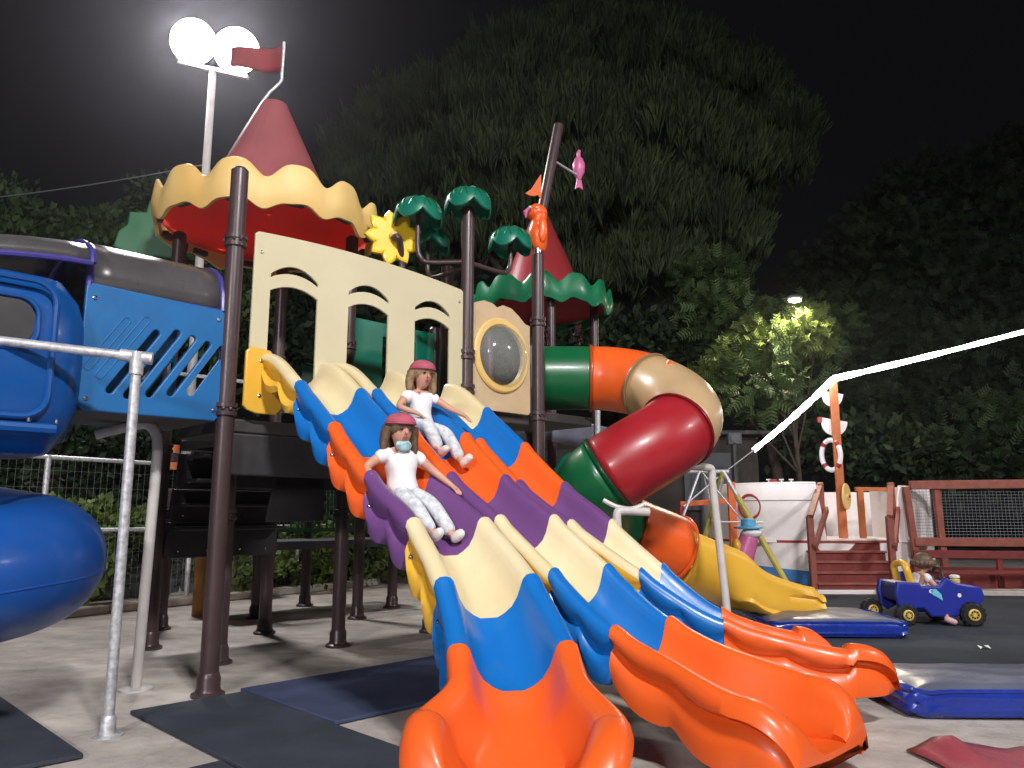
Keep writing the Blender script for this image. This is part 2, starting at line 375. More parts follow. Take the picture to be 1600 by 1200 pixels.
for x, y in ((.045, 1.10), (.04, .12), (1.86, 1.1), (1.86, .12)):
    p = FR(.14, 0, 1.80) @ Vector((x, y, .012)); bb.lathe([(.012, 0), (.012, .004), (.008, .008)], p, (Q, -Q, 0), 10)
bb.build('bolt', M['bolt'], wp)
# green bar wall on the far side of the deck
gb = MB().box(SL(1.35, 1.0, 2.78), (1.5, .03, .07), (Vector((Q, Q, 0)), Vector((-Q, Q, 0)), Vector((0, 0, 1))))
plate('green_panel', [(0, 0), (1.4, 0), (1.4, 1.12), (0, 1.12)], [[(x, .10), (x+.07, .10), (x+.07, 1.0), (x, 1.0)] for x in (.30, .62, .94, 1.2)], .03, FR(1.62, 1.0, 1.75), M['teal'], PS)
plate('green_panel', [(0, 0), (.42, 0), (.42, .52), (0, .62)], [], .03, FR(1.1, 1.0, 1.75), M['teal'], PS)
MB().bar(SL(.45, 1.98, 2.33), SL(1.4, 1.98, 2.33), .03, .03).build('rail', M['steel'], PS)
# blue slotted board
def slot(cx, cy, L, w, ang, n=8):
    c, s_ = math.cos(ang), math.sin(ang); pts = []
    for k in range(n+1):
        t = -PI/2 + PI*k/n; pts.append((L/2 + w*math.cos(t), w*math.sin(t)))
    for k in range(n+1):
        t = PI/2 + PI*k/n; pts.append((-L/2 + w*math.cos(t), w*math.sin(t)))
    return [(cx + x*c - y*s_, cy + x*s_ + y*c) for x, y in pts]
sl = [slot(.285 + .112*i, .315, .50 - abs(i-1.)*.05, .029, math.radians(58)) for i in range(5)]
plate('blue_board', [(0, .03), (.03, 0), (.80, 0), (.83, .03), (.83, .70), (.80, .72), (.03, .74), (0, .72)], sl, .035, FR(-.88, 0, 1.705), M['panelblue'], PS, .008, label='blue board with slanted slots left of the front brown post')
gm = MB()
for x, y, L in ((.13, .40, .36), (.22, .39, .44)):
    pts = [FR(-.88, 0, 1.705) @ Vector((q[0], q[1], .0175)) for q in slot(x, y, L, .021, math.radians(58))]
    gm.tube(pts, .004, 6, closed=True)
gm.build('moulded_groove', M['panelblue'], PS)
MB().box(SL(-.46, .4, 1.725), (.84, .76, .05), (Vector((Q, Q, 0)), Vector((-Q, Q, 0)), Vector((0, 0, 1)))).build('bridge_floor', M['deck'], PS, bevel=.01)
plate('blue_board', [(0, 0), (.83, 0), (.83, .74), (0, .74)], sl, .035, FR(-.88, .8, 1.705), M['panelblue'], PS, .008)
for x, y in ((.04, .06), (.79, .06), (.04, .66), (.79, .66)):
    MB().lathe([(.013, 0), (.013, .005), (.007, .009)], FR(-.88, 0, 1.705) @ Vector((x, y, .018)), (Q, -Q, 0), 10).build('bolt', M['bolt'], PS)
# smoky vault over the bridge and over the hood
def vault(a0, a1, b0, b1, z0, rise, name='smoky_vault'):
    rows = []
    for i in range(7):
        a = a0 + (a1-a0)*i/6
        rows.append([SL(a, b0 + (b1-b0)*(.5-.5*math.cos(PI*k/14)), z0 + rise*math.sin(PI*k/14)**.75) for k in range(15)])
    v = MB().grid(rows).build(name, M['smoke'], PS, solid=.012)
    for r in (rows[0], rows[-1]): MB().tube(r, .02, 8).build('trim', M['violet'], v)
    MB().tube([r[0] for r in rows], .014, 8).build('trim', M['violet'], v)
vault(-.87, -.06, 0, .8, 2.43, .36)
def vault2():
    rows = []
    for i in range(9):
        a = -1.95 + 1.06*i/8; tq = 1-i/8; dz = -.30*tq**1.6
        rows.append([SL(a, -.10 + .98*(.5-.5*math.cos(PI*k/14)), 2.545 + dz*.6 + (.19+dz*.15)*math.sin(PI*k/14)**.75) for k in range(15)])
    v = MB().grid(rows).build('smoky_vault', M['smoke'], PS, solid=.012)
    for r in (rows[0], rows[-1]): MB().tube(r, .02, 8).build('trim', M['violet'], v)
    MB().tube([r[0] for r in rows], .018, 8).build('trim', M['violet'], v)
vault2()
# bubble window board
bo = [(.0, 0), (.72, 0), (.74, .02), (.74, .83), (.68, .84), (.60, .90), (.50, .955), (.40, .965), (.32, .93), (.26, .96), (.16, .965), (.06, .93), (0, .88)]
circ = lambda x, y, r, n=32: [(x + r*math.cos(2*PI*k/n), y + r*math.sin(2*PI*k/n)) for k in range(n)]
bp_ = plate('bubble_panel', bo, [circ(.37, .50, .275)], .03, FR(2.13, 0, 2.0), M['bubpan'], PS, .006, label='sand coloured board with a clear bubble window in a yellow ring')
FB = FR(2.13, 0, 2.0); cB = FB @ Vector((.37, .50, .016)); nB = Vector((Q, -Q, 0))
MB().lathe([(.27, -.01), (.335, -.005), (.34, .012), (.325, .024), (.285, .026), (.27, .012), (.27, -.01)], cB, nB, 40, cap=False).build('yellow_ring', M['val'], bp_)
MB().lathe([(.272*math.cos(t), .17*math.sin(t)) for t in [PI/2*k/10 for k in range(11)]], cB + nB*.012, nB, 32, cap=False).build('bubble', M['glass'], bp_, smooth=80)
# back steps, walkway bars
for i, (z0, z1, off) in enumerate([(.74, 1.02, 0), (1.04, 1.3, .02), (1.32, 1.60, .05)]):
    st = plate('step_panel', [(0, .02), (.02, 0), (1.0, 0), (1.02, .02), (1.0, z1-z0), (.02, z1-z0)], [], .05, FR(.42, 1.93-off*3, z0), M['dark'], PS, .012)
    bq = MB()
    for x in (.1, .35, .65, .9):
        bq.ball(FR(.42, 1.93-off*3, z0) @ Vector((x, .05, .026)), .011, 8)
    bq.build('bolt', M['bolt'], st)
for i in range(4):
    MB().box(SL(.95, 1.55+i*.1, 1.58-i*.2), (.95, .3, .03), (Vector((Q, Q, 0)), Vector((-Q, Q, 0)), Vector((0, 0, 1)))).build('stair_tread', M['dark'], PS, bevel=.008)
plate('dark_end_panel', [(0, 0), (.5, 0), (.5, .6), (.1, .6)], [], .04, FR(.85, .99, 1.05), M['dark'], PS, .01)
bar = MB().bar(SL(1.9, 3.05, 1.55), SL(3.5, 2.85, 1.55), .04, .05).bar(SL(1.9, 3.05, .92), SL(3.5, 2.85, .92), .03, .04).build('green_barrier', M['green'], PS)
for i in range(19):
    t = (i+.5)/19; p = SL(1.9+1.6*t, 3.05-.2*t); MB().tube([(p.x, p.y, .90), (p.x, p.y, 1.56)], .011, 8).build('bar', M['green'], bar)

# roofs ---------------------------------------------------------------------------------
def castle_roof(name, label, c, R, zb, cone_h, mv, mc, mi, ph=0.0):
    T = thing(name, label, 'roof', (c[0], c[1], zb))
    n = 168; rows = [[] for _ in range(9)]
    for k in range(n):
        th = 2*PI*k/n; xw = 12*(th+PI/2) + ph; w = math.cos(xw) - .22*math.cos(2*xw); w2 = math.cos(12*(th+PI/2)+ph)
        R0 = R*(1 + .018*math.cos(8*th) + .012*w)
        zt = zb + .315 + .066*w; z0 = zb + .034*w2 - .012*math.cos(24*th)
        prof = [(R0*.955, z0), (R0*.985, z0+.0), (R0*1.0, z0+.05), (R0*1.012, z0+.13), (R0*.995, zt-.06), (R0*.985, zt-.01), (R0*.965, zt), (R0*.95, zt-.02), (R0*.945, z0+.02)]
        for i, (r, z) in enumerate(prof): rows[i].append(Vector((c[0] + r*math.cos(th), c[1] + r*math.sin(th), z)))
    MB().grid(rows + [rows[0]], True).build('valance', mv, T, smooth=50)
    MB().lathe([(R*.90, zb+.17), (R*.64, zb+.26), (R*.60, zb+.33), (R*.12, zb+.33+cone_h), (R*.05, zb+.36+cone_h), (.002, zb+.37+cone_h)], (c[0], c[1], 0), n=28, cap=False).build('cone', mc, T, smooth=40)
    MB().lathe([(R*.93, zb+.10), (R*.90, zb+.11), (R*.5, zb+.20), (.02, zb+.26)], (c[0], c[1], 0), n=40, cap=False).build('liner', mi, T, smooth=40)
    br = MB()
    for k in range(12):
        th = 2*PI*k/12 - PI/2 - ph/12; d = Vector((math.cos(th), math.sin(th), 0))
        br.box(Vector((c[0], c[1], zb+.05)) + d*R*.925, (.05, .15, .05), (d, Vector((-d.y, d.x, 0)), Vector((0, 0, 1))))
    br.build('bracket', M['dark'], T, bevel=.006)
    return T
c1 = SL(.97, 1.49)
R1 = castle_roof('castle_roof', 'faded red cone roof with scalloped yellow valance on the left tower', (c1.x, c1.y), .97, 3.56, 1.02, M['val'], M['roof'], M['roofin'], -.28)
zt = 3.56+.36+1.02
MB().tube(smoothpath([(c1.x-.55, c1.y-.12, 3.95), (c1.x-.13, c1.y-.02, zt-.04), (c1.x+.04, c1.y, zt+.2), (c1.x+.055, c1.y, zt+.3), (c1.x+.06, c1.y, zt+.62)], 3), .014, 8).build('flagpole', M['steel'], R1)
def flag_mesh(p, du, dv, L, H, taper, amp, m, name, parent, n=10):
    rows = []
    for i in range(n+1):
        t = i/n; hh = H*(1-taper*t)
        rows.append([Vector(p) + Vector(du)*L*t + Vector(dv)*amp*math.sin(5*t) + Vector((0, 0, -H*.5*taper*t*0 - .10*t*t*H + (-hh*j/4)))for j in range(5)])
    return MB().grid(rows).build(name, m, parent, solid=.003)
flag_mesh((c1.x+.058, c1.y, zt+.60), (-.98, .2, .06), (.3, 1, 0), .52, .27, .25, .05, M['redf'], 'flag', R1)
c2 = Vector((.40, 10.3, 0))
R2 = castle_roof('castle_roof', 'dark red cone roof with scalloped green valance on the far tower', (c2.x, c2.y), .96, 3.78, 1.12, M['valg'], M['darkred'], M['red'], .6)
FT = thing('far_tower', 'far play tower of brown posts and grey deck behind the tube slide', 'play tower', (c2.x, c2.y, 0))
for dx, dy in ((-.72, .1), (.1, -.72), (.72, -.1), (-.1, .72)):
    post(0, 0, 4.05, (2.05, 2.9), parent=FT, world=Vector((c2.x+dx, c2.y+dy, 0)))
MB().lathe([(.82, 2.0), (.84, 2.03), (.84, 2.09), (.8, 2.1)], (c2.x, c2.y, 0), n=8).build('deck_plate', M['deck'], FT)
plate('grey_ramp', [(0, 0), (.85, -.12), (.85, .12), (0, .3)], [], .05, frame(at(864, 690, 9.2), (1, 0, 0), (0, 0, 1), (0, -1, 0)), M['vinylgrey'], FT, .01)
MB().tube([at(934, 720, 9.1), at(934, 640, 9.1)], .03, 12).build('steel_leg', M['steel'], FT)
for px, w in ((851, .07), (902, .05)):
    b = MB()
    for k in range(90):
        p = at(px + random.uniform(-6, 6)*w/.07, random.uniform(505, 545), 9.4) + Vector((0, random.uniform(-.05, .05), 0))
        q = p + Vector((random.uniform(-.03, .03), random.uniform(-.03, .03), random.uniform(-.05, .02))); s = Vector((.012, .004, .008))
        b.add([p, q, q + s, p + s], [(0, 1, 2, 3)])
    tag(b.build('tinsel_garland', M['tinsel'], smooth=0), 'shiny pink tinsel strand hanging by the far tower, %s one' % ('left wider' if px < 880 else 'right thinner'), 'tinsel', 'tinsel on the far tower')

# palm with four crowns on post B ---------------------------------------------------------
PT = thing('palm_tree_ornament', 'green plastic palm ornament with four domed crowns on a brown post', 'play ornament', SL(2.1, 0, 3.3))
def palm_cap(p, R):
    n = 40; rows = []
    for i in range(9):
        t = i/8; r = R*math.sin(t*PI/2*1.02); row = []
        for k in range(n):
            th = 2*PI*k/n; leaf = abs(math.sin(2.5*th)); vein = .06*math.cos(20*th)*t
            rr = r*(1 + .05*leaf*t); z = R*.80*math.cos(t*PI/2) - (.42*R*leaf - .05*R)*t**4
            row.append(p + Vector((rr*math.cos(th), rr*math.sin(th), z + R*.04*vein)))
        rows.append(row)
    inner = [[p + (q-p)*.93 - Vector((0, 0, .012)) for q in row] for row in reversed(rows)]
    b = MB().grid(rows + inner, True)
    o = b.build('palm_crown', M['teal'], PT, smooth=28)
    g = MB()
    for k in range(10):
        th = 2*PI*k/10 + .2
        for t0, t1, dth in ((.15, .55, .0), (.5, .9, .16), (.5, .9, -.16)):
            pts = []
            for j in range(5):
                t = t0 + (t1-t0)*j/4; r = R*1.01*math.sin(t*PI/2); a_ = th + dth*(j/4)
                pts.append(p + Vector((r*math.cos(a_), r*math.sin(a_), R*.80*math.cos(t*PI/2) + .006)))
            g.tube(pts, .0045, 5)
    g.build('leaf_vein', M['green'], o)
palm_cap(SL(2.1, 0, 3.80), .205); palm_cap(SL(2.63, 0, 3.58), .20); palm_cap(SL(1.78, .30, 3.70), .21); palm_cap(SL(2.1, .56, 3.60), .20)
for q in (smoothpath([SL(2.12, 0, 3.28), SL(2.5, 0, 3.28), SL(2.6, 0, 3.32), SL(2.63, 0, 3.42), SL(2.63, 0, 3.62)], 5),
          smoothpath([SL(2.08, 0, 3.28), SL(1.86, .24, 3.28), SL(1.80, .28, 3.32), SL(1.78, .30, 3.42), SL(1.78, .30, 3.72)], 5),
          smoothpath([SL(2.1, .03, 3.24), SL(2.1, .42, 3.24), SL(2.1, .53, 3.28), SL(2.1, .56, 3.38), SL(2.1, .56, 3.62)], 5)):
    MB().tube(q, .022, 12).build('branch_pipe', M['post'], PT)
MB().tube([SL(2.5, .75, 1.74), SL(2.5, .75, 3.50)], .06, 14).build('back_stem', M['post'], PT)

# sunflower -----------------------------------------------------------------------------
SF = thing('sunflower_ornament', 'yellow plastic sunflower on a curved brown stalk above the window wall', 'play ornament', SL(1.75, .5, 1.74))
o_ = []
for k in range(90):
    th = 2*PI*k/90; u_ = (th*9/(2*PI)) % 1
    o_.append(((.135 + .095*(1-abs(2*u_-1))**.7*(1+.12*math.sin(3*th)))*math.cos(th), (.135 + .095*(1-abs(2*u_-1))**.7*(1+.12*math.sin(3*th)))*math.sin(th)))
pf = SL(1.66, .5, 3.52)
plate('flower_head', o_, [], .06, frame(pf, (.92, .38, 0), (0, 0, 1), (.38, -.92, 0)), M['val2'] if 'val2' in M else mat('sunflower_yellow', (.85, .57, .02), rough=.35, scale=3, coat=.2), SF, .025)
MB().ball(pf + Vector((.38, -.92, 0))*.035, (.05, .05, .05), 14).build('flower_centre', M['val'], SF)
MB().tube(smoothpath([pf + Vector((.01, -.05, -.02)), pf + Vector((.06, -.09, -.03)), SL(1.72, .46, 3.38), SL(1.75, .48, 3.1), SL(1.75, .5, 1.74)], 4), .03, 12).build('stalk', M['post'], SF)
# leafy board at left
GT = thing('leafy_tree_board', 'green cut-out tree board behind the smoky bridge roof', 'play ornament', SL(.1, 2.0, 2.5))
lo = [(-.2, 0), (.26, 0), (.28, .14), (.2, .22), (.25, .3), (.16, .38), (.17, .5), (.02, .53), (-.06, .51), (-.08, .40), (-.22, .39), (-.23, .27), (-.30, .2), (-.33, .06)]
plate('leaf_board', lo, [], .06, frame(at(240, 400, 6.9), (.95, .3, 0), (0, 0, 1), (.3, -.95, 0)), M['green'], GT, .015)
MB().tube([at(240, 398, 6.95), at(240, 398, 6.95) - Vector((0, 0, 1.2))], .05, 10).build('stem', M['post'], GT)

# parrot mast on post C -------------------------------------------------------------------
PM = thing('parrot_mast', 'orange plastic parrot on a brown post with a leaning mast pole', 'play ornament', SL(3.0, 0, 3.58))
p0 = SL(3.02, 0, 3.60); lx, lu = Vector((.94, .34, 0)), Vector((0, 0, 1))
def body(pts, rs, n=14): return MB().tube(smoothpath(pts, 3), sum([[rs[i] + (rs[min(i+1, len(rs)-1)]-rs[i])*j/3 for j in range(3)] for i in range(len(rs)-1)], []) + [rs[-1]], n)
pb = body([p0 + lu*.0, p0 + lu*.06, p0 + lu*.18 - lx*.01, p0 + lu*.29 + lx*.0, p0 + lu*.36, p0 + lu*.43 - lx*.01, p0 + lu*.475], [.045, .08, .10, .075, .085, .085, .04])
pb.ball(p0 + lu*.395 - lx*.02, (.105, .09, .085), 16)
pb.build('parrot', M['orange'], PM, smooth=60)
MB().tube([p0 + lu*.41 - lx*.09, p0 + lu*.38 - lx*.14, p0 + lu*.33 - lx*.135], [.04, .028, .006], 10).build('beak', M['pink'], PM)
MB().ball(p0 + lu*.41 - lx*.07 + Vector((.05, -.075, 0)), .016, 8).ball(p0 + lu*.41 - lx*.07 + Vector((-.02, -.09, 0)), .016, 8).build('eye', M['white'], PM)
for s in (-1, 1):
    MB().ball(p0 + lu*.2 + Vector((-.34, .94, 0))*s*.09, (.05, .03, .13), 12).build('wing', M['orange'], PM)
mp0, mp1 = SL(3.06, 0, 4.0), SL(3.33, 0, 5.03)
MB().tube([SL(3.03, 0, 3.7), mp0, mp1], .05, 14).build('mast_pole', M['post'], PM)
MB().lathe([(.03, 0), (.045, .01), (.045, .05), (.03, .06)], SL(3.0, 0, 3.57), n=12).build('clamp', M['bolt'], PM)
plate('pennant', [(0, 0), (0, .245), (-.06, .16), (-.13, .06), (-.215, -.01), (-.16, -.012), (-.1, .0), (-.04, .03)], [], .012, frame(SL(3.03, -.02, 4.14), (Q, Q, 0), (0, 0, 1), (Q, -Q, 0)), M['orangef'], PM, .003)
FI = thing('fish_ornament', 'pink plastic fish hanging on a short arm beside the leaning mast', 'play ornament', SL(3.6, 0, 4.5))
fc = SL(3.64, 0, 4.67)
MB().tube([fc + lu*.13, fc + lu*.10, fc + lu*.03, fc - lu*.05, fc - lu*.11, fc - lu*.135], [.012, .045, .068, .06, .03, .02], 16).build('fish', M['pink'], FI, smooth=60)
plate('tail', [(-.02, 0), (.02, 0), (.035, -.1), (.0, -.08), (-.04, -.1)], [], .02, frame(fc - lu*.13, lx, lu, (.34, -.94, 0)), M['pink'], FI, .005)
MB().tube([fc + lu*.12, fc + lu*.17, fc + lu*.2 + lx*.01], [.02, .022, .012], 10).build('mouth', M['pink'], FI)
MB().tube([SL(3.24, 0, 4.62), fc - lu*.09], .012, 8).build('arm', M['steel'], FI)

# ------------------------------------------------------------ wave slides
RK = [.05, .489, .902, 1.29, 1.709, 2.111, 2.504, 2.93]
ZK = [2.200, 1.946, 1.646, 1.345, 1.091, .820, .572, .412]
LANE = [dict(on=1.562, rate=-.65, dz=-.013, r7=2.93, z7=.399, ext=.26, lip=.14), dict(on=9, rate=0, dz=0, r7=3.18, z7=.387, ext=.25, lip=.165), dict(on=1.581, rate=.591, dz=-.03, r7=3.05, z7=.434, ext=.22, lip=.25)]
def lane_xy(L, r):
    d = LANE[L]; n = 60; st = SL(.494 + .585*L, 0); x, y = st.x, st.y; a0 = -PI/4
    for i in range(n):
        s = (i+.5)*r/n; a = a0 + d['rate']*max(0, s-d['on']); x += r/n*math.cos(a); y += r/n*math.sin(a)
    a = a0 + d['rate']*max(0, r-d['on'])
    return Vector((x, y, 0)), a
def pchip(xs, ys, x):
    n = len(xs); h = [xs[i+1]-xs[i] for i in range(n-1)]; dl = [(ys[i+1]-ys[i])/h[i] for i in range(n-1)]
    m = [dl[0]] + [0 if dl[i-1]*dl[i] <= 0 else 2*dl[i-1]*dl[i]/(dl[i-1]+dl[i]) for i in range(1, n-1)] + [dl[-1]*.6]
    i = max(0, min(n-2, sum(1 for q in xs[1:-1] if x >= q))); t = (x-xs[i])/h[i]
    return ys[i]*(1+2*t)*(1-t)**2 + h[i]*m[i]*t*(1-t)**2 + ys[i+1]*t*t*(3-2*t) + h[i]*m[i+1]*t*t*(t-1)
def lane_z(L, r):
    d = LANE[L]; xs = RK[:7] + [d['r7']]; ys = ZK[:7] + [d['z7']]
    if r > d['r7']: return d['z7']
    return pchip([-.15] + xs, [2.215] + ys, r) + d['dz']
SECT = ['cream', 'blue', 'orange', 'purple', 'cream', 'blue', 'orange']
def slide_profile(Wd, g, bot, bulge, hb, zc, kr=1.0):
    w = Wd/2
    half = [(w+.010, -bot), (w+.045+bulge, -bot+.012), (w+.058+bulge, -(g+bot)/2), (w+.042+bulge*.5, -g-.026), (w+.018, -g-.010), (w+.018, -g+.006), (w+.052*kr, -g+.034), (w+.058*kr, -.05*kr), (w+.049*kr, -.018*kr), (w+.028*kr, -.003),
            (w, 0), (w-.024*kr, -.006*kr), (w-.042*kr, -.024*hb/.2), (w-.056*kr, -.062*hb/.2), (w-.074*kr, -.108*hb/.2), (w-.102*kr, -.152*hb/.2), (w-.142, -.182*hb/.2), (w*.2, -hb)]
    left = [(-n, z) for n, z in half]; right = list(reversed(half))
    under = [(w-.02, -max(bot-.05, hb+.025)), (-(w-.02), -max(bot-.05, hb+.025))]
    return [(n, z + zc) for n, z in left + right + under]
def make_slide(L, label):
    d = LANE[L]; T = thing('wave_slide', label, 'slide', SL(.494+.585*L, 0, 0), 'triple wave slides fanning out from the window wall')
    rks = RK[:7] + [d['r7']]
    for k in range(7):
        rows = []; last = (k == 6); n = 16 if not last else 44
        r0, r1 = rks[k], rks[k+1] + (d['ext'] if last else 0)
        if k == 0: r0 = .012
        for i in range(n+1):
            t = i/n if not last else 1-(1-i/n)**1.7; r = r0 + (r1-r0)*t; tt = min(1, (r-rks[k])/(rks[k+1]-rks[k])); tt = max(0, tt)
            xy, a = lane_xy(L, r); nn = Vector((-math.sin(a), math.cos(a), 0)); zc = lane_z(L, r); zbed = zc-.2
            Wd = .443 + (.016 if k >= 5 else 0)*(tt if k == 5 else 1); hb = .2
            u_ = (2*tt) % 1 if tt < 1 else 1.0
            sc_ = abs(math.sin(PI*u_)); g = .095 + .055*sc_**.8; bot = .235 + .065*sc_**.6; bulge = .020*sc_
            if last: g = .095 + .04*sc_**.8*(1-tt*.3); bot = .25 + .055*sc_**.6; bulge = .012*sc_
            if k == 0: bot = .2+.06*math.sin(PI*u_); zc += 0
            kr = 1.0
            if last:
                fl = max(0, min(1, (tt-.35)/.65)); Wd += (.21 if L == 0 else .15)*fl*fl*(3-2*fl); kr = 1 + .45*fl
                e = min(1, max(0, (r-d['r7'])/d['ext'])); bedz = zc-.2-(.07 if L < 2 else .01)*tt
                if e > 0:
                    lip = d['lip']; bedz = bedz + (lip-bedz)*e**1.5; cz = lip + .014 + (zc-lip-.014)*math.sqrt(max(0, 1-e**2.2)); Wd *= 1 - .16*e**3; zc = cz
                hb = zc-bedz
                ob = max(.035, zc - bot - .03*tt); ob = ob + (lip-.07-ob)*e if e > 0 else ob
                bot = max(.05, zc-ob); g = min(g, bot*.62)
            hump = .017*math.exp(-((tt)/.10)**2) if k else 0
            rows.append([xy + nn*n_ + Vector((0, 0, z_)) for n_, z_ in slide_profile(Wd, g, bot, bulge, hb, zc+hump, kr)])
        P = len(rows[0])
        side = set(list(range(0, 8)) + list(range(P-10, P)))
        col = SECT[k]
        if col == 'cream':
            b = MB().grid(rows, True, mf=lambda i, j: 1 if (j < 7 or j >= P-9) else 0, cap=True); mats = [M['cream'], M['yellow']]
        else: b = MB().grid(rows, True, cap=True); mats = M[col]
        sec = b.build('slide_section', mats, T, smooth=55, label=col + ' section')
        xy, a = lane_xy(L, rks[k] + .045); nn = Vector((-math.sin(a), math.cos(a), 0)); zc = lane_z(L, rks[k] + .045)
        for s in (-1, 1):
            if k: MB().lathe([(.013, 0), (.013, .004), (.007, .010)], xy + nn*s*(.443/2+.046) + Vector((0, 0, zc-.15)), nn*s, 10).build('bolt', M['bolt'], sec)
        if k == 0 and L == 0:
            plate('mounting_flange', [(-.06, .02), (-.04, -.0), (.02, -.02), (.16, -.02), (.2, .02), (.2, .30), (.10, .40), (-.03, .41), (-.06, .38)], [], .03, FR(.494-.443/2-.10, 0, 1.80, .025), M['yellow'], T, .01)
            fb = MB()
            for y in (.09, .33): fb.lathe([(.014, 0), (.014, .005), (.008, .010)], FR(.17, 0, 1.80, .04) @ Vector((.04, y, .0)), (Q, -Q, 0), 10)
            fb.build('bolt', M['bolt'], T)
    return T
make_slide(0, 'nearest wave slide, curving towards the camera and ending at the bottom edge')
make_slide(1, 'middle wave slide, running straight to a large orange end at lower right')
make_slide(2, 'farthest wave slide, curving right to an orange end beside the blue mat')

# ------------------------------------------------------------ tube slide
TS = thing('tube_slide', 'spiral tube slide in green, orange, cream and red with a yellow exit chute', 'slide', (1.3, 7.0, 0))
tp = smoothpath([(.28, 7.62, 2.45), (.75, 7.63, 2.45), (1.02, 7.58, 2.43), (1.30, 7.42, 2.34), (1.50, 7.05, 2.14), (1.50, 6.62, 1.92), (1.28, 6.34, 1.72), (.97, 6.24, 1.54), (.70, 6.3, 1.36), (.64, 6.62, 1.20), (.80, 7.0, 1.06), (1.12, 7.28, .93), (1.5, 7.5, .79), (1.82, 7.66, .64)], 8)
acc = [0]
for i in range(1, len(tp)): acc.append(acc[-1] + (tp[i]-tp[i-1]).length)
def tube_part(i0, i1, m, r=.315):
    o = MB().tube(tp[i0:i1+1], r, 36, cap=False).build('tube_section', m, TS, smooth=60, solid=.012)
    for i in (i0, i1):
        j0, j1 = max(i-1, 0), min(i+1, len(tp)-1); d = (tp[j1]-tp[j0]).normalized()
        MB().lathe([(r-.01, -.016), (r+.022, -.014), (r+.026, 0), (r+.022, .014), (r-.01, .016)], tp[i], d, 40, cap=False).build('flange', m, o, smooth=40)
    return o
tube_part(0, 9, M['green']).__setitem__('label', 'green straight section at the top'); tube_part(9, 25, M['orange']); tube_part(25, 45, M['bend']).__setitem__('label', 'faded cream elbow'); tube_part(45, 61, M['red']); tube_part(61, 85, M['green']); tube_part(85, 97, M['orange'])
# open exit chute
cp_ = smoothpath([tp[97], (2.02, 7.78, .47), (2.3, 7.90, .30), (2.65, 8.03, .23), (2.93, 8.12, .21)], 5)
rows = []
for i, p in enumerate(cp_):
    d = (cp_[min(i+1, len(cp_)-1)] - cp_[max(i-1, 0)]); d.z = 0; d.normalize(); n_ = Vector((-d.y, d.x, 0)); t = i/(len(cp_)-1)
    w = .33 + .05*t; hh = .24*(1-t)**1.4 + .15
    prof = [(-w-.03, -.17), (-w-.055, -.14), (-w-.02, -.10), (-w-.05, -.02), (-w-.02, .05), (-w-.05, hh-.09), (-w-.035, hh-.03), (-w, hh), (-w+.035, hh-.02), (-w+.06, hh-.15), (-w+.12, -.13), (0, -.15)]
    if t > .93: prof = [(x, z*.75-.02) for x, z in prof]
    k0 = max(0, 1-t/.38); k0 = k0*k0*(3-2*k0)
    if k0 > 0:
        cc = [(.335*math.cos(math.radians(262-19*q)), .335*math.sin(math.radians(262-19*q))) for q in range(7)] + [(.32*math.cos(math.radians(144)), .32*math.sin(math.radians(144)))] + [(.30*math.cos(math.radians(150+30*q)), .30*math.sin(math.radians(150+30*q))) for q in range(4)] + [(0, -.30)]
        cc = cc[:11] + [(0, -.30)]
        prof = [(x*(1-k0) + c_[0]*k0, z*(1-k0) + (c_[1]-.02)*k0) for (x, z), c_ in zip(prof, cc)]
    full = prof + [(-x, z) for x, z in reversed(prof[:-1])]
    rows.append([p + n_*x + Vector((0, 0, z + .02)) for x, z in full])
PP = len(rows[0])
MB().grid(rows, True, cap=True).build('exit_chute', M['yellow'], TS, smooth=50)
ft = cp_[-3]; MB().box((ft.x-.05, ft.y-.1, .07), (.22, .3, .14)).build('foot', M['yellow'], TS, bevel=.02)
def hook_support(base, bend, tip, saddle=None):
    o = MB().tube([base] + smoothpath([Vector(bend) - Vector((0, 0, .12)), Vector(bend) - Vector((0, 0, .03)), Vector(bend) + (Vector(tip)-Vector(bend))*.15, tip], 5), .033, 14).build('support_pipe', M['white'], TS)
    MB().lathe([(.085, 0), (.085, .012), (.045, .018)], base, n=18).build('base_plate', M['white'], o)
hook_support((1.86, 6.8, .004), (1.74, 6.72, 1.50), (1.44, 6.55, 1.50))
hook_support((.84, 5.95, 0), (.80, 5.93, 1.13), (1.05, 5.98, 1.12))
sd = MB().tube(smoothpath([(.70, 5.96, 1.21), (.80, 5.95, 1.16), (.92, 5.95, 1.145), (1.02, 5.97, 1.18)], 4), .018, 8).build('saddle', M['white'], TS)
MB().tube([(1.47, 7.05, 2.45), (1.5, 7.04, 2.49)], .06, 12).build('seam_cap', M['orange'], TS)
rk = thing('climbing_rock', 'teal moulded climbing piece half hidden behind the farthest slide', 'play ornament', (.55, 7.9, 0))
MB().tube(smoothpath([at(868, 760, 7.9), at(880, 735, 7.9), at(893, 720, 7.9), at(905, 730, 7.9), at(900, 760, 7.9)], 3), .09, 12).tube([at(880, 740, 7.95), (.55, 7.95, 0)], .05, 10).build('climbing_shell', M['teal'], rk, smooth=60)

# ------------------------------------------------------------ blue spiral slide at left
BS = thing('spiral_slide', 'royal blue spiral slide with moulded hood at the left edge', 'slide', (-2.95, 4.4, 0))
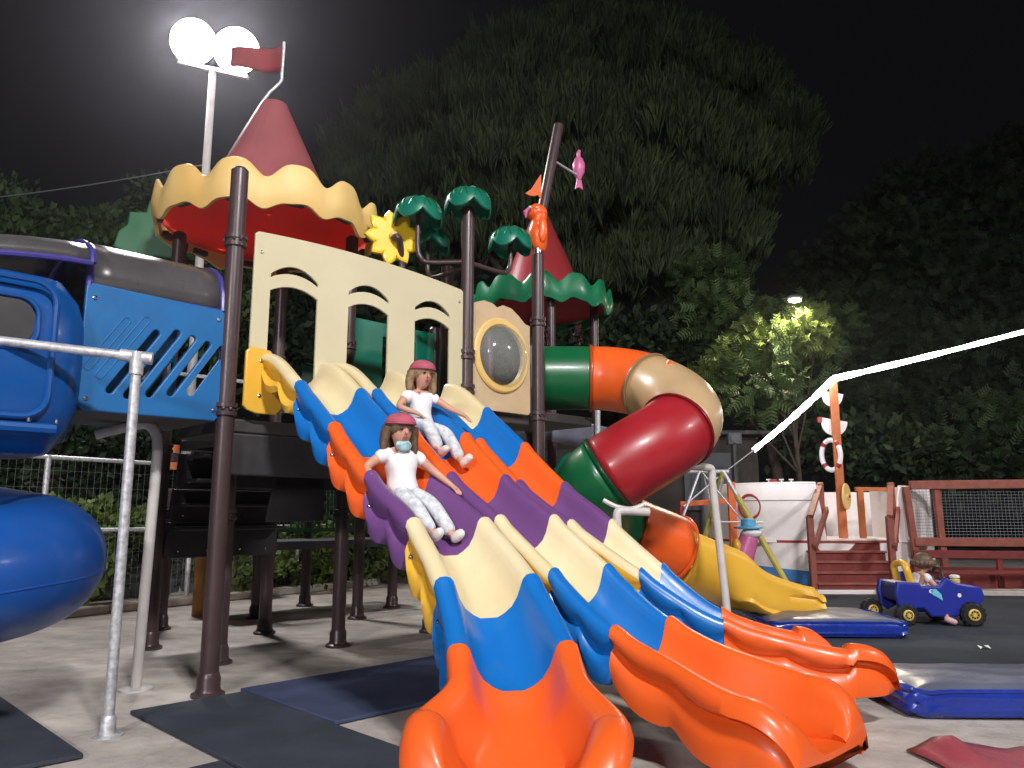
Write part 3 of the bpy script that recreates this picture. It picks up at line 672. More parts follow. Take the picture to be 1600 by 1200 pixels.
# hood: rounded block in the structure frame
hs = []
for i in range(9):
    z = 1.44 + .98*i/8; ins = .12*(abs(2*i/8-1))**4; row = []
    for k in range(28):
        th = 2*PI*k/28; cx, cy = math.cos(th), math.sin(th); e = .38
        sx = math.copysign(abs(cx)**e, cx); sy = math.copysign(abs(cy)**e, cy)
        row.append(SL(-1.36 + (.50-ins)*sx, .34 + (.52-ins)*sy, z))
    hs.append(row)
hood = MB().grid(hs, True, cap=True).build('hood', M['hood'], BS, smooth=60)
def loop(a0, a1, z0, z1, b, r, n=6):
    pts = []
    for cx, cz, t0 in ((a1-r, z1-r, 0), (a0+r, z1-r, PI/2), (a0+r, z0+r, PI), (a1-r, z0+r, 1.5*PI)):
        for k in range(n+1): t = t0 + PI/2*k/n; pts.append(SL(cx + r*math.cos(t), b, cz + r*math.sin(t)))
    return pts
MB().tube(loop(-1.86, -1.07, 1.62, 2.36, -.180, .12), .018, 8, closed=True).build('window_frame', M['hood'], hood)
MB().tube(loop(-1.86, -1.15, 1.98, 2.26, -.182, .10), .014, 8, closed=True).build('window_frame', M['hood'], hood)
lp = loop(-1.84, -1.17, 2.0, 2.24, -.184, .09); MB().add(lp, [tuple(range(len(lp)))]).build('dark_window_face', M['dark'], hood)  # flat dark face on the solid hood stands for the shade inside a window
MB().tube([SL(-1.84, -.185, 1.56), SL(-1.02, -.175, 1.56)], .03, 8).build('moulded_ridge', M['hood'], hood)
fb = MB()
for a in (-1.15, -1.02): fb.ball(SL(a, -.19, 1.60), .014, 8)
fb.build('bolt', M['bolt'], hood)
# winding closed chute, seen from outside
wp_ = smoothpath([(-4.35, 4.25, 1.35), (-4.05, 4.75, 1.12), (-3.45, 4.90, .97), (-2.88, 4.66, .89), (-2.58, 4.22, .84), (-2.74, 3.78, .78), (-3.15, 3.50, .69), (-3.70, 3.48, .56)], 7)
wn = len(wp_)
for i0, i1 in ((0, wn-1),):
    o = MB().tube(wp_[i0:i1+1], .335, 36, cap=False).build('chute_section', M['chute'], BS, smooth=60, solid=.012)
    if i1 < wn-1: MB().lathe([(.33, -.012), (.352, -.01), (.356, 0), (.352, .01), (.33, .012)], wp_[i1], wp_[i1+1]-wp_[i1-1], 40, cap=False).build('flange', M['chute'], o)
sm = MB(); 
for sg in (-1,): sm.tube([p + Vector((wp_[min(i+1, wn-1)].y-wp_[max(i-1, 0)].y, -(wp_[min(i+1, wn-1)].x-wp_[max(i-1, 0)].x), 0)).normalized()*(.333)*sg + Vector((0, 0, -.05)) for i, p in enumerate(wp_)], .008, 6)
sm.build('moulded_seam', M['chute'], BS)
MB().tube([(-3.5, 4.15, 0), (-3.5, 4.15, 1.5)], .06, 14).build('centre_post', M['post'], BS)
o = MB().tube([(-2.40, 5.15, 0)] + smoothpath([(-2.36, 5.12, 1.5), (-2.37, 5.11, 1.62), (-2.42, 5.10, 1.69), (-2.5, 5.08, 1.69), (-2.72, 5.0, 1.62)], 5), .034, 14).build('support_pipe', M['white'], BS)
MB().lathe([(.10, 0), (.10, .012), (.05, .02)], (-2.40, 5.15, 0), n=20).build('base_plate', M['white'], o)
# galvanised handrail
GR = thing('pipe_handrail', 'galvanised pipe handrail in front of the blue slide', 'handrail', (-2.05, 4.13, 0))
MB().tube([(-2.05, 4.13, 0), (-2.055, 4.13, 1.93)], .027, 14).build('upright', M['steel'], GR)
MB().lathe([(.075, 0), (.075, .006), (.04, .010), (.036, .09), (.03, .10)], (-2.05, 4.13, 0), n=18).build('base_plate', M['steel'], GR)
MB().tube([(-2.0, 4.16, 1.955), (-3.6, 3.6, 2.07)], .025, 14).build('top_rail', M['steel'], GR)
MB().tube([(-2.055, 4.13, 1.86), (-2.055, 4.13, 1.985)], .036, 14).tube([(-1.985, 4.16, 1.954), (-2.14, 4.11, 1.966)], .034, 14).build('elbow', M['steel'], GR)
MB().tube([(-3.3, 3.7, 0), (-3.3, 3.7, 2.05)], .027, 14).build('upright', M['steel'], GR)

# ------------------------------------------------------------ landing mats, litter
def cushion(label, c, yaw, sx, sy, h):
    T = thing('landing_mat', label, 'landing mat', c, 'inflated blue landing mats')
    x, y = Vector((math.cos(yaw), math.sin(yaw), 0)), Vector((-math.sin(yaw), math.cos(yaw), 0)); c = Vector(c)
    def ring(s, z, e=.16):
        out = []
        for k in range(48):
            th = 2*PI*k/48; cx, cy = math.cos(th), math.sin(th)
            px_ = math.copysign(abs(cx)**e, cx)*sx/2*s; py_ = math.copysign(abs(cy)**e, cy)*sy/2*s
            w = .006*math.sin(9*th+z*60)
            out.append(c + x*(px_+w) + y*(py_+w) + Vector((0, 0, z + .006*math.sin(7*th))))
        return out
    MB().grid([ring(.97, .006), ring(1.0, .03), ring(1.015, h*.3), ring(.995, h*.48), ring(1.01, h*.65), ring(1.0, h*.88), ring(.975, h)], True, cap=True).build('side_wall', M['vinyl'], T, smooth=50)
    n = 18; rows = []
    for i in range(n+1):
        row = []
        for j in range(n+1):
            u_, v_ = 2*i/n-1, 2*j/n-1; d = max(abs(u_), abs(v_))
            z = h + .012 + .035*(1-d**4) + .008*math.sin(9*u_+2*v_)*math.cos(6*v_) - (.02 if d == 1 else 0)
            row.append(c + x*u_*sx*.475 + y*v_*sy*.475 + Vector((0, 0, z)))
        rows.append(row)
    MB().grid(rows).build('top_sheet', M['vinylgrey'], T, smooth=60)
    MB().tube(ring(.985, h), .012, 6, closed=True).build('piping', M['vinyl'], T)
    return T
cushion('blue landing mat with grey top at the right edge beside the orange slide ends', (2.96, 4.76, .008), -.03, 1.55, .72, .14)
cushion('blue landing mat with grey top behind the far orange slide end near the toy car', (2.95, 7.62, .008), -.02, 1.25, 1.0, .13)
b = MB(); rows = [[at(1503 + 5*i, 1030, 6.75) * Vector((1, 1, 0)) + Vector((.0, .03*j, .008 + .012*((i*j+i) % 3))) if False else Vector((3.86 + .03*i, 6.6 + .022*j, .008 + .012*((i*2+j) % 3))) for j in range(3)] for i in range(4)]
tag(b.grid(rows).build('paper_scrap', M['paper'], smooth=0), 'scrap of white paper lying on the grey rubber floor', 'litter')
cr = []
for i in range(15):
    u_ = i/14; row = []
    for j in range(11):
        v_ = j/10; row.append(Vector((1.86 + .62*u_ + .1*v_, 3.86 - .75*v_ + .02*u_, .010 + .035*abs(math.sin(4.1*u_+2*v_)*math.cos(3.3*v_+u_)) + .06*math.exp(-((u_-.25)**2+(v_-.1)**2)*60))))
    cr.append(row)
tag(MB().grid(cr).build('crumpled_sheet', M['crimson'], smooth=40, solid=.006), 'crumpled crimson vinyl sheet on the concrete in the lower right', 'sheet')
BT = thing('bottle', 'small white bottle lying on the concrete beside the blue landing mat', 'bottle', (1.86, 4.98, .03))
MB().lathe([(.02, 0), (.028, .01), (.028, .09), (.012, .115), (.012, .13)], (1.84, 4.98, .032), (.8, .5, 0), 14).build('bottle_body', M['shirt'], BT)
MB().lathe([(.014, .128), (.014, .15)], (1.84, 4.98, .032), (.8, .5, 0), 12).build('cap', M['lblue'], BT)

# ------------------------------------------------------------ boat playhouse
BO = thing('boat_playhouse', 'white wooden play boat with red stripe and blue waterline behind the yellow chute', 'play boat', (5.0, 12.6, 0))
hp = smoothpath([(6.55, 13.9, 0), (6.62, 13.0, 0), (6.5, 12.3, 0), (6.0, 11.95, 0), (5.3, 11.78, 0), (4.6, 11.75, 0), (4.0, 11.9, 0), (3.6, 12.15, 0), (3.40, 12.5, 0), (3.36, 13.1, 0), (3.5, 13.9, 0)], 6)
def hull_top(x, y):
    h = 1.50 + .05*math.cos((x-4.2)*.9)
    if y < 12.4 and 4.68 < x < 5.86: h = .70
    return h
def hull_ring(f): return [f(p) for p in hp]
lev = [0.0, .10, .26, .30, .62, .685, .72]
rows = []
for p in hp:
    ht = hull_top(p.x, p.y); out_ = (p - Vector((5, 13.2, 0))).normalized(); row = []
    bl = .24 + .16*max(0, (4.6-p.x))**1.2*.6
    for z in (0, bl*.5, bl, bl+.001, .66, .661, .70, .701, max(.702, .702+(ht-.702)*.5), max(.703, ht)):
        row.append(p + out_*(-.05 + .10*min(z, 1.0)**.7) + Vector((0, 0, z)))
    rows.append(row)
hl = MB().grid(rows, mf=lambda i, j: 1 if j < 2 else (2 if j == 5 or j == 6 else 0)).build('hull', [M['hull'], M['hullblue'], M['stripe']], BO, smooth=40, solid=.04)
MB().tube([r[9] + Vector((0, 0, .0)) for r in rows if r[9].z > 1.2 and r[9].x < 4.66], .022, 8).build('gunwale', M['hull'], BO)
MB().tube([r[9] for r in rows if r[9].z > 1.2 and r[9].x > 5.88], .022, 8).build('gunwale', M['hull'], BO)
MB().tube([r[8] + Vector((-.01, -.03, .17)) for r in rows if r[9].z > 1.2 and 3.4 < r[9].x < 4.66 and r[9].y < 12.9], .004, 5).build('seam', M['dark'], BO)
MB().box((5.0, 12.9, .69), (3.0, 2.1, .05)).build('boat_deck', M['hull'], BO)
for x in (4.55, 4.95, 5.35, 5.75, 6.15): MB().box((x+.1, 13.55, 1.08), (.397, .05, .76)).build('cabin_board', M['hull'], BO, bevel=.006)
for i in range(12):
    pass
for x in (4.57, 6.0): MB().box((x, 12.37, 1.1), (.05, 1.2, .8)).build('inner_side', M['hull'], BO, bevel=.006)
pc = Vector((3.68, 12.02, 1.20)); pn = Vector((-.45, -.9, .06)).normalized()
MB().tube([pc + pn*.02 + (Vector((.9, -.45, 0))*math.cos(t) + Vector((0, 0, 1))*1.15*math.sin(t))*.155 for t in [2*PI*k/32 for k in range(32)]], .022, 8, closed=True).build('porthole_ring', M['stripe'], BO)
cl = MB()
for x in (3.98, 4.18, 4.33): cl.box((x, 12.0, 1.57), (.015, .015, .09)).box((x, 12.0, 1.615), (.07, .015, .02))
cl.build('cleat', M['hull'], BO)
MB().box((4.05, 12.0, 1.60), (.12, .02, .04)).build('cleat', M['stripe'], BO, bevel=.005)
# mast board with fittings
mt = Vector((5.19, 12.25, 0))
MB().box((mt.x, mt.y, 1.95), (.13, .05, 2.5)).build('mast', M['woodor'], BO, bevel=.008)
def half_disc(w, h, n=16): return [(-w, 0), (w, 0)] + [(w*math.cos(PI*k/n), -h*math.sin(PI*k/n)**.8) for k in range(1, n)]
for z, w, h, tip in ((3.02, .165, .22, False), (2.58, .205, .25, True)):
    k = 0; o = plate('boat_plaque', half_disc(w, h), [], .03, frame((mt.x, mt.y+.045, z), (.985, 0, -.17), (.17, 0, .985), (0, -1, 0)), M['hull'], None, .005)
    tag(o, 'white half-round plaque near the top of the boat mast' if not tip else 'white half-round plaque with red tip above the lifebuoy on the mast', 'plaque', 'white plaques on the boat mast')
    if tip: MB().box((mt.x-w-.03, mt.y+.045, z+.005), (.07, .035, .085)).build('red_tip', M['stripe'], o)
LB = thing('lifebuoy', 'white lifebuoy with red bands hanging on the boat mast', 'lifebuoy', (mt.x-.08, mt.y-.1, 2.05))
lc = Vector((mt.x-.08, mt.y+.07, 2.02))
def ringseg(t0, t1, r, m, name):
    n = 14; MB().tube([lc + Vector((math.cos(t)*.10, -.12*math.cos(t), math.sin(t)*.24)) for t in [t0 + (t1-t0)*k/n for k in range(n+1)]], r, 12).build(name, m, LB, smooth=60)
for k in range(4):
    t = PI/2*k + PI/4; ringseg(t-.16, t+.16, .041, M['stripe'], 'band'); ringseg(t+.16, t+PI/2-.16, .039, M['shirt'], 'ring_segment')
SW = thing('toy_ship_wheel', 'yellow round disc on the boat mast at deck height', 'disc', (mt.x+.04, mt.y-.05, 1.34))
MB().lathe([(.0, 0), (.20, 0), (.21, .01), (.20, .03), (.05, .035), (.05, .06), (0, .06)], (mt.x+.06, mt.y-.03, 1.36), (.75, -.6, 0), 24).build('disc', M['val'], SW)
MB().ball((mt.x+.10, mt.y-.07, 1.36), .03, 8).build('hub', M['stripe'], SW)
# steps and handrails
ST = thing('boat_steps', 'dark red wooden steps with handrails leading up to the play boat', 'steps', (4.95, 11.3, 0))
for i in range(5):
    y0 = 10.95 + .19*i; z1 = .135*(i+1); x0 = 4.25 + .055*i; x1 = 5.42 + .02*i
    MB().box(((x0+x1)/2, y0+.02, z1-.075), (x1-x0, .03, .12)).build('riser', M['woodbr'], ST, bevel=.004)
    MB().box(((x0+x1)/2, y0+.10, z1-.0), (x1-x0+.03, .24, .03)).build('tread', M['wood'], ST, bevel=.006)
for x0, x1 in ((4.20, 4.72), (5.32, 5.80)):
    yf, yb = 11.0, 11.82
    MB().box((x0, yf, .53), (.085, .08, 1.06)).build('newel_post', M['wood'], ST, bevel=.006)
    MB().box((x1-.02, yb, 1.12), (.085, .08, .86)).build('newel_post', M['wood'], ST, bevel=.006)
    MB().bar((x0-.01, yf-.05, 1.06), (x1+.01, yb+.05, 1.55), .085, .045).build('handrail', M['wood'], ST, bevel=.006)
    MB().bar((x0+.02, yf-.06, .62), (x1+.04, yb-.06, 1.16), .05, .10).build('mid_rail', M['wood'], ST, bevel=.006)
BF = thing('orange_rail_frame', 'orange wooden rail frame standing on the boat deck right of the mast', 'railing', (5.6, 12.4, .7))
MB().box((5.52, 12.3, 1.09), (.09, .07, .74)).build('rail_post', M['woodor'], BF, bevel=.006)
MB().bar((5.45, 12.3, 1.48), (6.3, 12.35, 1.47), .07, .06).build('rail', M['woodor'], BF, bevel=.006)
BG = thing('orange_bow_frame', 'orange wooden post and bar at the bow of the play boat', 'railing', (3.2, 12.2, 0))
MB().box((3.38, 11.95, .8), (.11, .09, 1.55)).build('frame_post', M['orangef'], BG, bevel=.006)
MB().bar((2.6, 12.0, 1.24), (3.36, 11.95, 1.29), .06, .08).build('bar', M['orangef'], BG, bevel=.006)
MB().box((2.62, 12.0, .95), (.08, .08, .5)).build('lower_post', M['stripe'], BG, bevel=.006)
# net fence and bench
NF = thing('net_fence', 'red wooden fence with square netting to the right of the play boat', 'fence', (7.0, 11.9, 0))
for x0, x1 in ((6.02, 11.0),):
    MB().bar((x0, 11.72, 1.52), (x1, 11.2, 1.56), .09, .13).build('top_rail', M['wood'], NF, bevel=.008)
    MB().bar((x0, 11.72, .68), (x1, 11.2, .66), .09, .12).build('mid_rail', M['wood'], NF, bevel=.008)
    MB().bar((x0-.2, 11.66, .17), (x1, 11.1, .13), .05, .32).build('base_board', M['woodbr'], NF, bevel=.008)
for x, l in ((6.02, .05), (6.42, .02), (8.6, 0), (10.2, 0)):
    y = 11.72 - (x-6.02)*.104
    MB().bar((x+l, y+.03, 0), (x-l, y+.03, 1.5), .09, .09, up=(0, 1, 0)).build('fence_post', M['wood'], NF, bevel=.006)
nb = MB()
fy = lambda x: 11.75 - (x-6.02)*.104
for k in range(17): z = .74 + .045*k; nb.add([(6.05, fy(6.05), z), (11, fy(11), z), (11, fy(11), z+.006), (6.05, fy(6.05), z+.006)], [(0, 1, 2, 3)])
for k in range(96): x = 6.06 + .052*k; nb.add([(x, fy(x), .72), (x+.0045, fy(x), .72), (x+.0045, fy(x), 1.47), (x, fy(x), 1.47)], [(0, 1, 2, 3)])
nb.build('netting', M['net'], NF, smooth=0, kind='stuff')
MB().box((6.5, 12.3, .8), (.22, .06, 1.5)).build('white_board', M['hull'], BO, bevel=.006)
BE = thing('bench', 'dark red wooden bench standing in front of the netting', 'bench', (7.4, 11.2, 0))
MB().bar((5.72, 11.2, .53), (10, 10.9, .50), .04, .11).build('backrest', M['woodbr'], BE, bevel=.006)
MB().box((7.9, 10.85, .30), (4.2, .32, .04)).build('seat', M['woodbr'], BE, bevel=.006)
for x in (5.75, 5.95, 6.9, 7.6, 8.6, 9.7): MB().box((x, 11.2-(x-5.72)*.07+.03, .26), (.07, .06, .52)).build('leg', M['woodbr'], BE, bevel=.006)
tag(MB().box((5.9, 10.98, .03), (3.4, .2, .06)).build('kerb', M['hull'], bevel=.01), kind='structure')
tag(MB().bar((5.0, 10.9, .035), (12, 10.3, .035), .16, .07).build('kerb', M['concrete'], bevel=.01), kind='structure')
# led tube lights
m_top = Vector((mt.x, mt.y-.05, 3.24)); fr = Vector((3.12, 11.3, 1.70))
l0 = at(1178, 703, 11.55); l2 = at(1600, 515, 10.6); l3 = l2 + (l2-m_top)*.6
def led(pts, label, r0, r1):
    T = thing('led_strip', label, 'led strip', pts[0], 'led strips over the play boat')
    MB().tube(pts, [rad*(1 + .14*math.sin(2.3*k) + .06*math.sin(5.1*k+1)) for k, rad in enumerate(np.linspace(r0, r1, len(pts)))], 10).build('light_tube', M['led'], T)  # tube drawn thicker than the strip, its bloom put into the shape
    for p in (pts[0], pts[-1]): MB().ball(p, .03, 8).build('end_cap', M['white'], T)
    return T
def sag(p, q, s, n=18): return [p + (q-p)*(i/n) - Vector((0, 0, s*4*(i/n)*(1-i/n))) for i in range(n+1)]
led1 = led(sag(l0, m_top, .03), 'glowing white led strip rising to the boat mast from the left', .034, .050)
led2 = led(sag(m_top, l3, .03), 'glowing white led strip running from the boat mast to the right edge', .048, .016)
MB().tube([fr, l0], .007, 6).build('cable', M['steel'], led1)

# ------------------------------------------------------------ swing frame, rocker, wall, lamps
SWF = thing('swing_frame', 'steel and yellow painted A-frame of a swing beside the play boat', 'swing frame', (3.3, 11.2, 0))
ap = Vector((3.08, 11.25, 1.70))
MB().tube([ap, ap + (Vector((3.88, 10.95, 0))-ap)*.22], .03, 10).build('upper_leg', M['steel'], SWF)
MB().tube([ap + (Vector((3.88, 10.95, 0))-ap)*.2, (3.88, 10.95, 0)], .045, 10).build('leg', M['yelpost'], SWF)
MB().tube([ap, (2.7, 11.9, 0)], .04, 10).build('leg', M['yelpost'], SWF)
MB().tube([ap + Vector((.08, 0, 0)), (.9, 11.6, 1.72)], .032, 10).build('top_bar', M['steel'], SWF)
MB().tube([ap - Vector((.35, 0, 0)), (2.35, 11.0, .9)], .02, 8).tube([ap - Vector((.3, 0, 0)), (2.98, 11.3, .85)], .012, 8).tube([(2.45, 11.1, 1.2), (3.0, 11.25, 1.62)], .012, 8).tube([ap, (2.9, 11.3, 1.0)], .014, 8).build('brace', M['steel'], SWF)
MB().tube([ap - Vector((.3, .02, .03)), (3.32, 11.2, .98)], .010, 8).tube([(2.9, 11.2, .98), (3.6, 11.2, .97)], .012, 8).build('chain', M['steel'], SWF)
for s in (1, -1): MB().tube([(.9, 11.6, 1.72), (.9+.5*s, 11.3+.5*s, 0)], .04, 10).build('leg', M['yelpost'], SWF)
SR = thing('spring_rocker', 'pink toy rocker with a light blue cap behind the yellow chute', 'rocker toy', (3.15, 10.6, 0))
sc_ = Vector((3.15, 10.6, 0))
MB().tube(smoothpath([sc_ + Vector((-.06, 0, .42)), sc_ + Vector((-.03, 0, .55)), sc_ + Vector((.04, 0, .72)), sc_ + Vector((.08, 0, .86))], 4), [.14, .145, .15, .15, .15, .145, .14, .135, .13, .125, .12, .11, .09], 18).build('body', M['pink'], SR, smooth=60)
MB().ball(sc_ + Vector((.09, -.03, .84)), (.14, .13, .075), 16).build('muzzle', M['shirt'], SR)
MB().lathe([(.13, 0), (.19, .01), (.19, .03), (.10, .045), (.095, .13), (.02, .15)], sc_ + Vector((.06, 0, .89)), n=20).build('cap', M['lblue'], SR, smooth=50)
MB().ball(sc_ + Vector((-.13, -.05, .66)), (.06, .08, .11), 12).build('side_wing', M['yellow'], SR)
MB().lathe([(.10, 0), (.10, .42)], sc_, n=16).build('base', M['dark'], SR)
BW = thing('back_building', 'low dark rendered building behind the swing frame', 'building', (2.5, 17, 0))
MB().box((2.6, 17.5, 1.35), (5.2, 2.5, 2.7)).build('wall', M['wall'], BW, bevel=.02)
MB().box((4.1, 16.2, 1.75), (1.0, .06, 1.2)).build('shutter', M['shed'], BW, bevel=.01)
MB().box((2.6, 17.4, 2.76), (5.6, 2.9, .10)).build('roof', M['dark'], BW, bevel=.02)
MB().tube([(3.9, 15.9, 0), (3.9, 15.9, 2.4)], .03, 8).build('drainpipe', M['shed'], BW)
def small_flood():
    p = at(1147, 690, 14.5); T = thing('small_floodlight', 'small unlit floodlight on a thin dark pole behind the swing frame', 'floodlight', (p.x, p.y, 0))
    MB().tube([(p.x, p.y, 0), (p.x, p.y, p.z-.05)], .06, 10).build('pole', M['dark'], T)
    MB().box((p.x, p.y, p.z+.05), (.26, .16, .22)).build('lamp_head', M['shed'], T, bevel=.02)
    MB().lathe([(.085, 0), (.085, .02)], (p.x, p.y-.085, p.z+.05), (0, -1, 0), 16).build('glass', M['smoke'], T)
small_flood()
sp_l = at(1242, 469, 14.9); SLP = thing('street_lamp', 'lit street lamp among the trees at right', 'street lamp', (sp_l.x+.12, 15.2, 0))
MB().tube(smoothpath([(sp_l.x+.35, 16.3, 0), (sp_l.x+.35, 16.3, 3), (sp_l.x+.32, 16.1, sp_l.z-.25), (sp_l.x+.2, 15.3, sp_l.z+.02)], 5), .03, 10).build('lamp_post', M['dark'], SLP)
MB().ball(sp_l + Vector((0, 0, .06)), (.17, .12, .06), 14).build('lamp_head', M['shed'], SLP)
MB().ball(sp_l, (.13, .10, .045), 14).build('lens', M['slamp'], SLP)
def lamp(kind, loc, power, color, target=None, size=.3, spot=150, name='lamp', parent=None, blend=.5):
    d = bpy.data.lights.new(name, kind); d.energy = power; d.color = color
    if kind == 'SPOT': d.spot_size = math.radians(spot); d.spot_blend = blend; d.shadow_soft_size = size
    elif kind == 'POINT': d.shadow_soft_size = size
    o = bpy.data.objects.new(name, d); C.objects.link(o); o.location = loc
    if target is not None: o.rotation_euler = (Vector(target)-Vector(loc)).to_track_quat('-Z', 'Y').to_euler()
    return o
lamp('SPOT', sp_l - Vector((0, 0, .08)), 520, (1, .85, .62), sp_l - Vector((.0, .0, 5)), .12, 165, 'street_lamp_light')
# floodlight masts (one in view, two standing outside the frame that light the playground)
def mast_light(i, pos, h, aim, watts):
    x, y = pos; a = Vector(aim); d = (a - Vector((x, y, h))); yaw = math.atan2(d.y, d.x)
    lab = ['tall white floodlight mast with two glaring lamps behind the red cone roof', 'floodlight mast behind the camera on the right', 'floodlight mast beyond the right edge by the netting', 'lower floodlight mast behind the camera on the left'][i]
    T = thing('floodlight_mast', lab, 'floodlight', (x, y, 0), 'floodlight masts round the playground')
    MB().tube([(x, y, 0), (x, y, h-.25), (x, y, h-.1)], [.075, .055, .05], 16).build('mast', M['white'], T)
    MB().lathe([(.16, 0), (.16, .02), (.085, .03), (.08, .14)], (x, y, .002), n=18).build('base_flange', M['white'], T)
    f = Vector((math.cos(yaw), math.sin(yaw), 0)); s_ = Vector((-f.y, f.x, 0)); tilt = -.55
    if i == 0: s_ = Vector((.96, -.15, -.30)).normalized(); f = Vector((.15, -.98, 0)).normalized(); tilt = -.35
    c = Vector((x, y, h-.08)); MB().bar(c - s_*.62, c + s_*.62, .07, .06).build('crossbar', M['white'], T)
    n = Vector((f.x*math.cos(tilt), f.y*math.cos(tilt), math.sin(tilt))); sx = (s_ - n*s_.dot(n)).normalized(); up = n.cross(sx)
    if up.z < 0: up = -up
    for k in (-1, 1):
        hc = c + s_*.39*k + Vector((0, 0, .40))
        MB().lathe([(.12, -.16), (.27, -.10), (.325, -.03), (.33, -.0), (.31, .0)], hc, n, 28).build('lamp_head', M['shed'], T)
        MB().lathe([(.0, 0), (.20, .0), (.31, -.01), (.345, -.045)], hc + n*.05, n, 32).build('lens', M['bulb'], T)  # oversized lens: the bloom of the lamp is built into its width
        MB().bar(hc - n*.1, c + s_*.36*k, .05, .03).build('bracket', M['white'], T)
        lamp('SPOT', hc + n*.10, watts, (1, .965, .95), a, .34, (150, 136, 96, 110)[i], 'floodlight_beam', blend=.9)
    if i == 0:
        MB().tube(sag(Vector((x, y, 6.35)), Vector((-14, 12.5, 6.2)), .25), .010, 6).tube(sag(Vector((x, y, 6.35)), Vector((x+.9, y+.2, 5.2)), .05), .010, 6).build('cable', M['net'], T)
for i, (p, h, a, w) in enumerate(MASTS): mast_light(i, p, h, a, w)

# ------------------------------------------------------------ left boundary: rail fence, hedge, post
WF = thing('wire_fence', 'wire mesh fence with pale steel rails behind the blue slide', 'fence', (-4.6, 8.6, 0))
fa, fb_ = Vector((-6.2, 6.1, 0)), Vector((-1.6, 14.0, 0)); fd = (fb_-fa)
for z in (1.70, .92): MB().tube([fa + Vector((0, 0, z)), fb_ + Vector((0, 0, z))], .024, 10).build('rail', M['steel'], WF)
for k in range(5): p = fa + fd*(k+.35)/5; MB().tube([p, p + Vector((0, 0, 1.72))], .03, 10).build('fence_post', M['steel'], WF)
wb = MB(); nd = fd.normalized()
for k in range(9):
    z = .18*k + .12; wb.bar(fa + Vector((0, 0, z)), fb_ + Vector((0, 0, z)), .0016, .0016)
for k in range(120): p = fa + fd*(k/119); wb.bar(p, p + Vector((0, 0, 1.68)), .0016, .0016)
wb.build('wire_mesh', M['wire'], WF, smooth=0, kind='stuff')
tag(MB().tube([(-3.42, 8.71, 0), (-3.42, 8.71, 1.05), (-3.42, 8.71, 1.08)], [.085, .085, .06], 14).build('wooden_post', M['tan']), 'short yellow wooden post behind the front brown post', 'post')
tag(MB().tube([(-3.75, 8.5, 1.58), (-3.75, 8.5, 1.85)], .07, 14).build('orange_cap_block', M['woodor'], PS), None)
tag(MB().bar((-7.5, 7.3, .25), (-2.2, 14.2, .25), .16, .5).build('low_wall', M['shed'], bevel=.02), 'low grey wall at the foot of the hedge on the left', 'wall')
tag(MB().bar((-6.3, 5.85, .05), (-4.55, 8.9, .05), .14, .1).bar((-4.55, 8.9, .05), (-2.1, 12.3, .05), .14, .1).build('kerb_strip', M['concrete'], bevel=.02), kind='structure')

# ------------------------------------------------------------ foliage
def leaves(name, pads, n, size, m, parent, aspect=.55, up=.25, shell=.55, kind=None, comp=0):
    """leaf blades scattered through a set of pads (x, y, z, rx, ry, rz)"""
    pads = np.array(pads, float); vol = (pads[:, 3]*pads[:, 4]*pads[:, 5])**(2/3.); pick = rng.choice(len(pads), n, p=vol/vol.sum())
    P = pads[pick]; d = rng.normal(size=(n, 3)); d /= np.linalg.norm(d, axis=1)[:, None]
    r = shell + (1-shell)*rng.random(n)**.6; r *= 1 + .12*rng.normal(size=n)
    lump = 1 + .16*np.sin(d[:, 0]*7+pick*1.7)*np.sin(d[:, 1]*6+pick)*np.sin(d[:, 2]*7+pick*2.3)
    c = P[:, :3] + d*(r*lump)[:, None]*P[:, 3:6]
    t = d*.6 + rng.normal(size=(n, 3))*.6; t[:, 2] += up; t /= np.linalg.norm(t, axis=1)[:, None]
    s_ = np.cross(t, rng.normal(size=(n, 3))); s_ /= np.linalg.norm(s_, axis=1)[:, None]
    L = size*(.6 + .8*rng.random(n)); Wd = L*aspect*.5
    if comp:                                           # feathery compound leaf: pairs of leaflets along a rib
        nn = np.cross(t, s_); V = []; 
        for q in range(comp):
            for sg in (-1, 1):
                b0 = c + t*(L*(q+.3)/comp)[:, None]; tip = b0 + (s_*sg*.9 + t*.45 - nn*.15)*(L*.36)[:, None]
                side = t*(L*.10)[:, None]
                V.append(np.stack([b0 - side*.4, tip - side*.2, tip + side*.6, b0 + side], 1))
        V = np.concatenate(V, 0).reshape(-1, 3)
    else:
        V = np.stack([c, c + t*(L*.5)[:, None] + s_*Wd[:, None], c + t*L[:, None], c + t*(L*.5)[:, None] - s_*Wd[:, None]], 1).reshape(-1, 3)
    return rawmesh(name, V, 4, m, parent, kind)
def rawmesh(name, V, k, m, parent, kind=None):
    me = bpy.data.meshes.new(name); nv = len(V); nf = nv//k
    o0 = np.array(org(parent)) if parent is not None else 0
    me.vertices.add(nv); me.vertices.foreach_set('co', (V-o0).astype(np.float32).ravel())
    me.loops.add(nv); me.loops.foreach_set('vertex_index', np.arange(nv, dtype=np.int32))
    me.polygons.add(nf); me.polygons.foreach_set('loop_start', np.arange(0, nv, k, dtype=np.int32))
    me.polygons.foreach_set('loop_total', np.full(nf, k, dtype=np.int32)); me.update(calc_edges=True)
    me.materials.append(m); o = link_mesh(name, me, parent)
    if kind: o['kind'] = kind
    return o
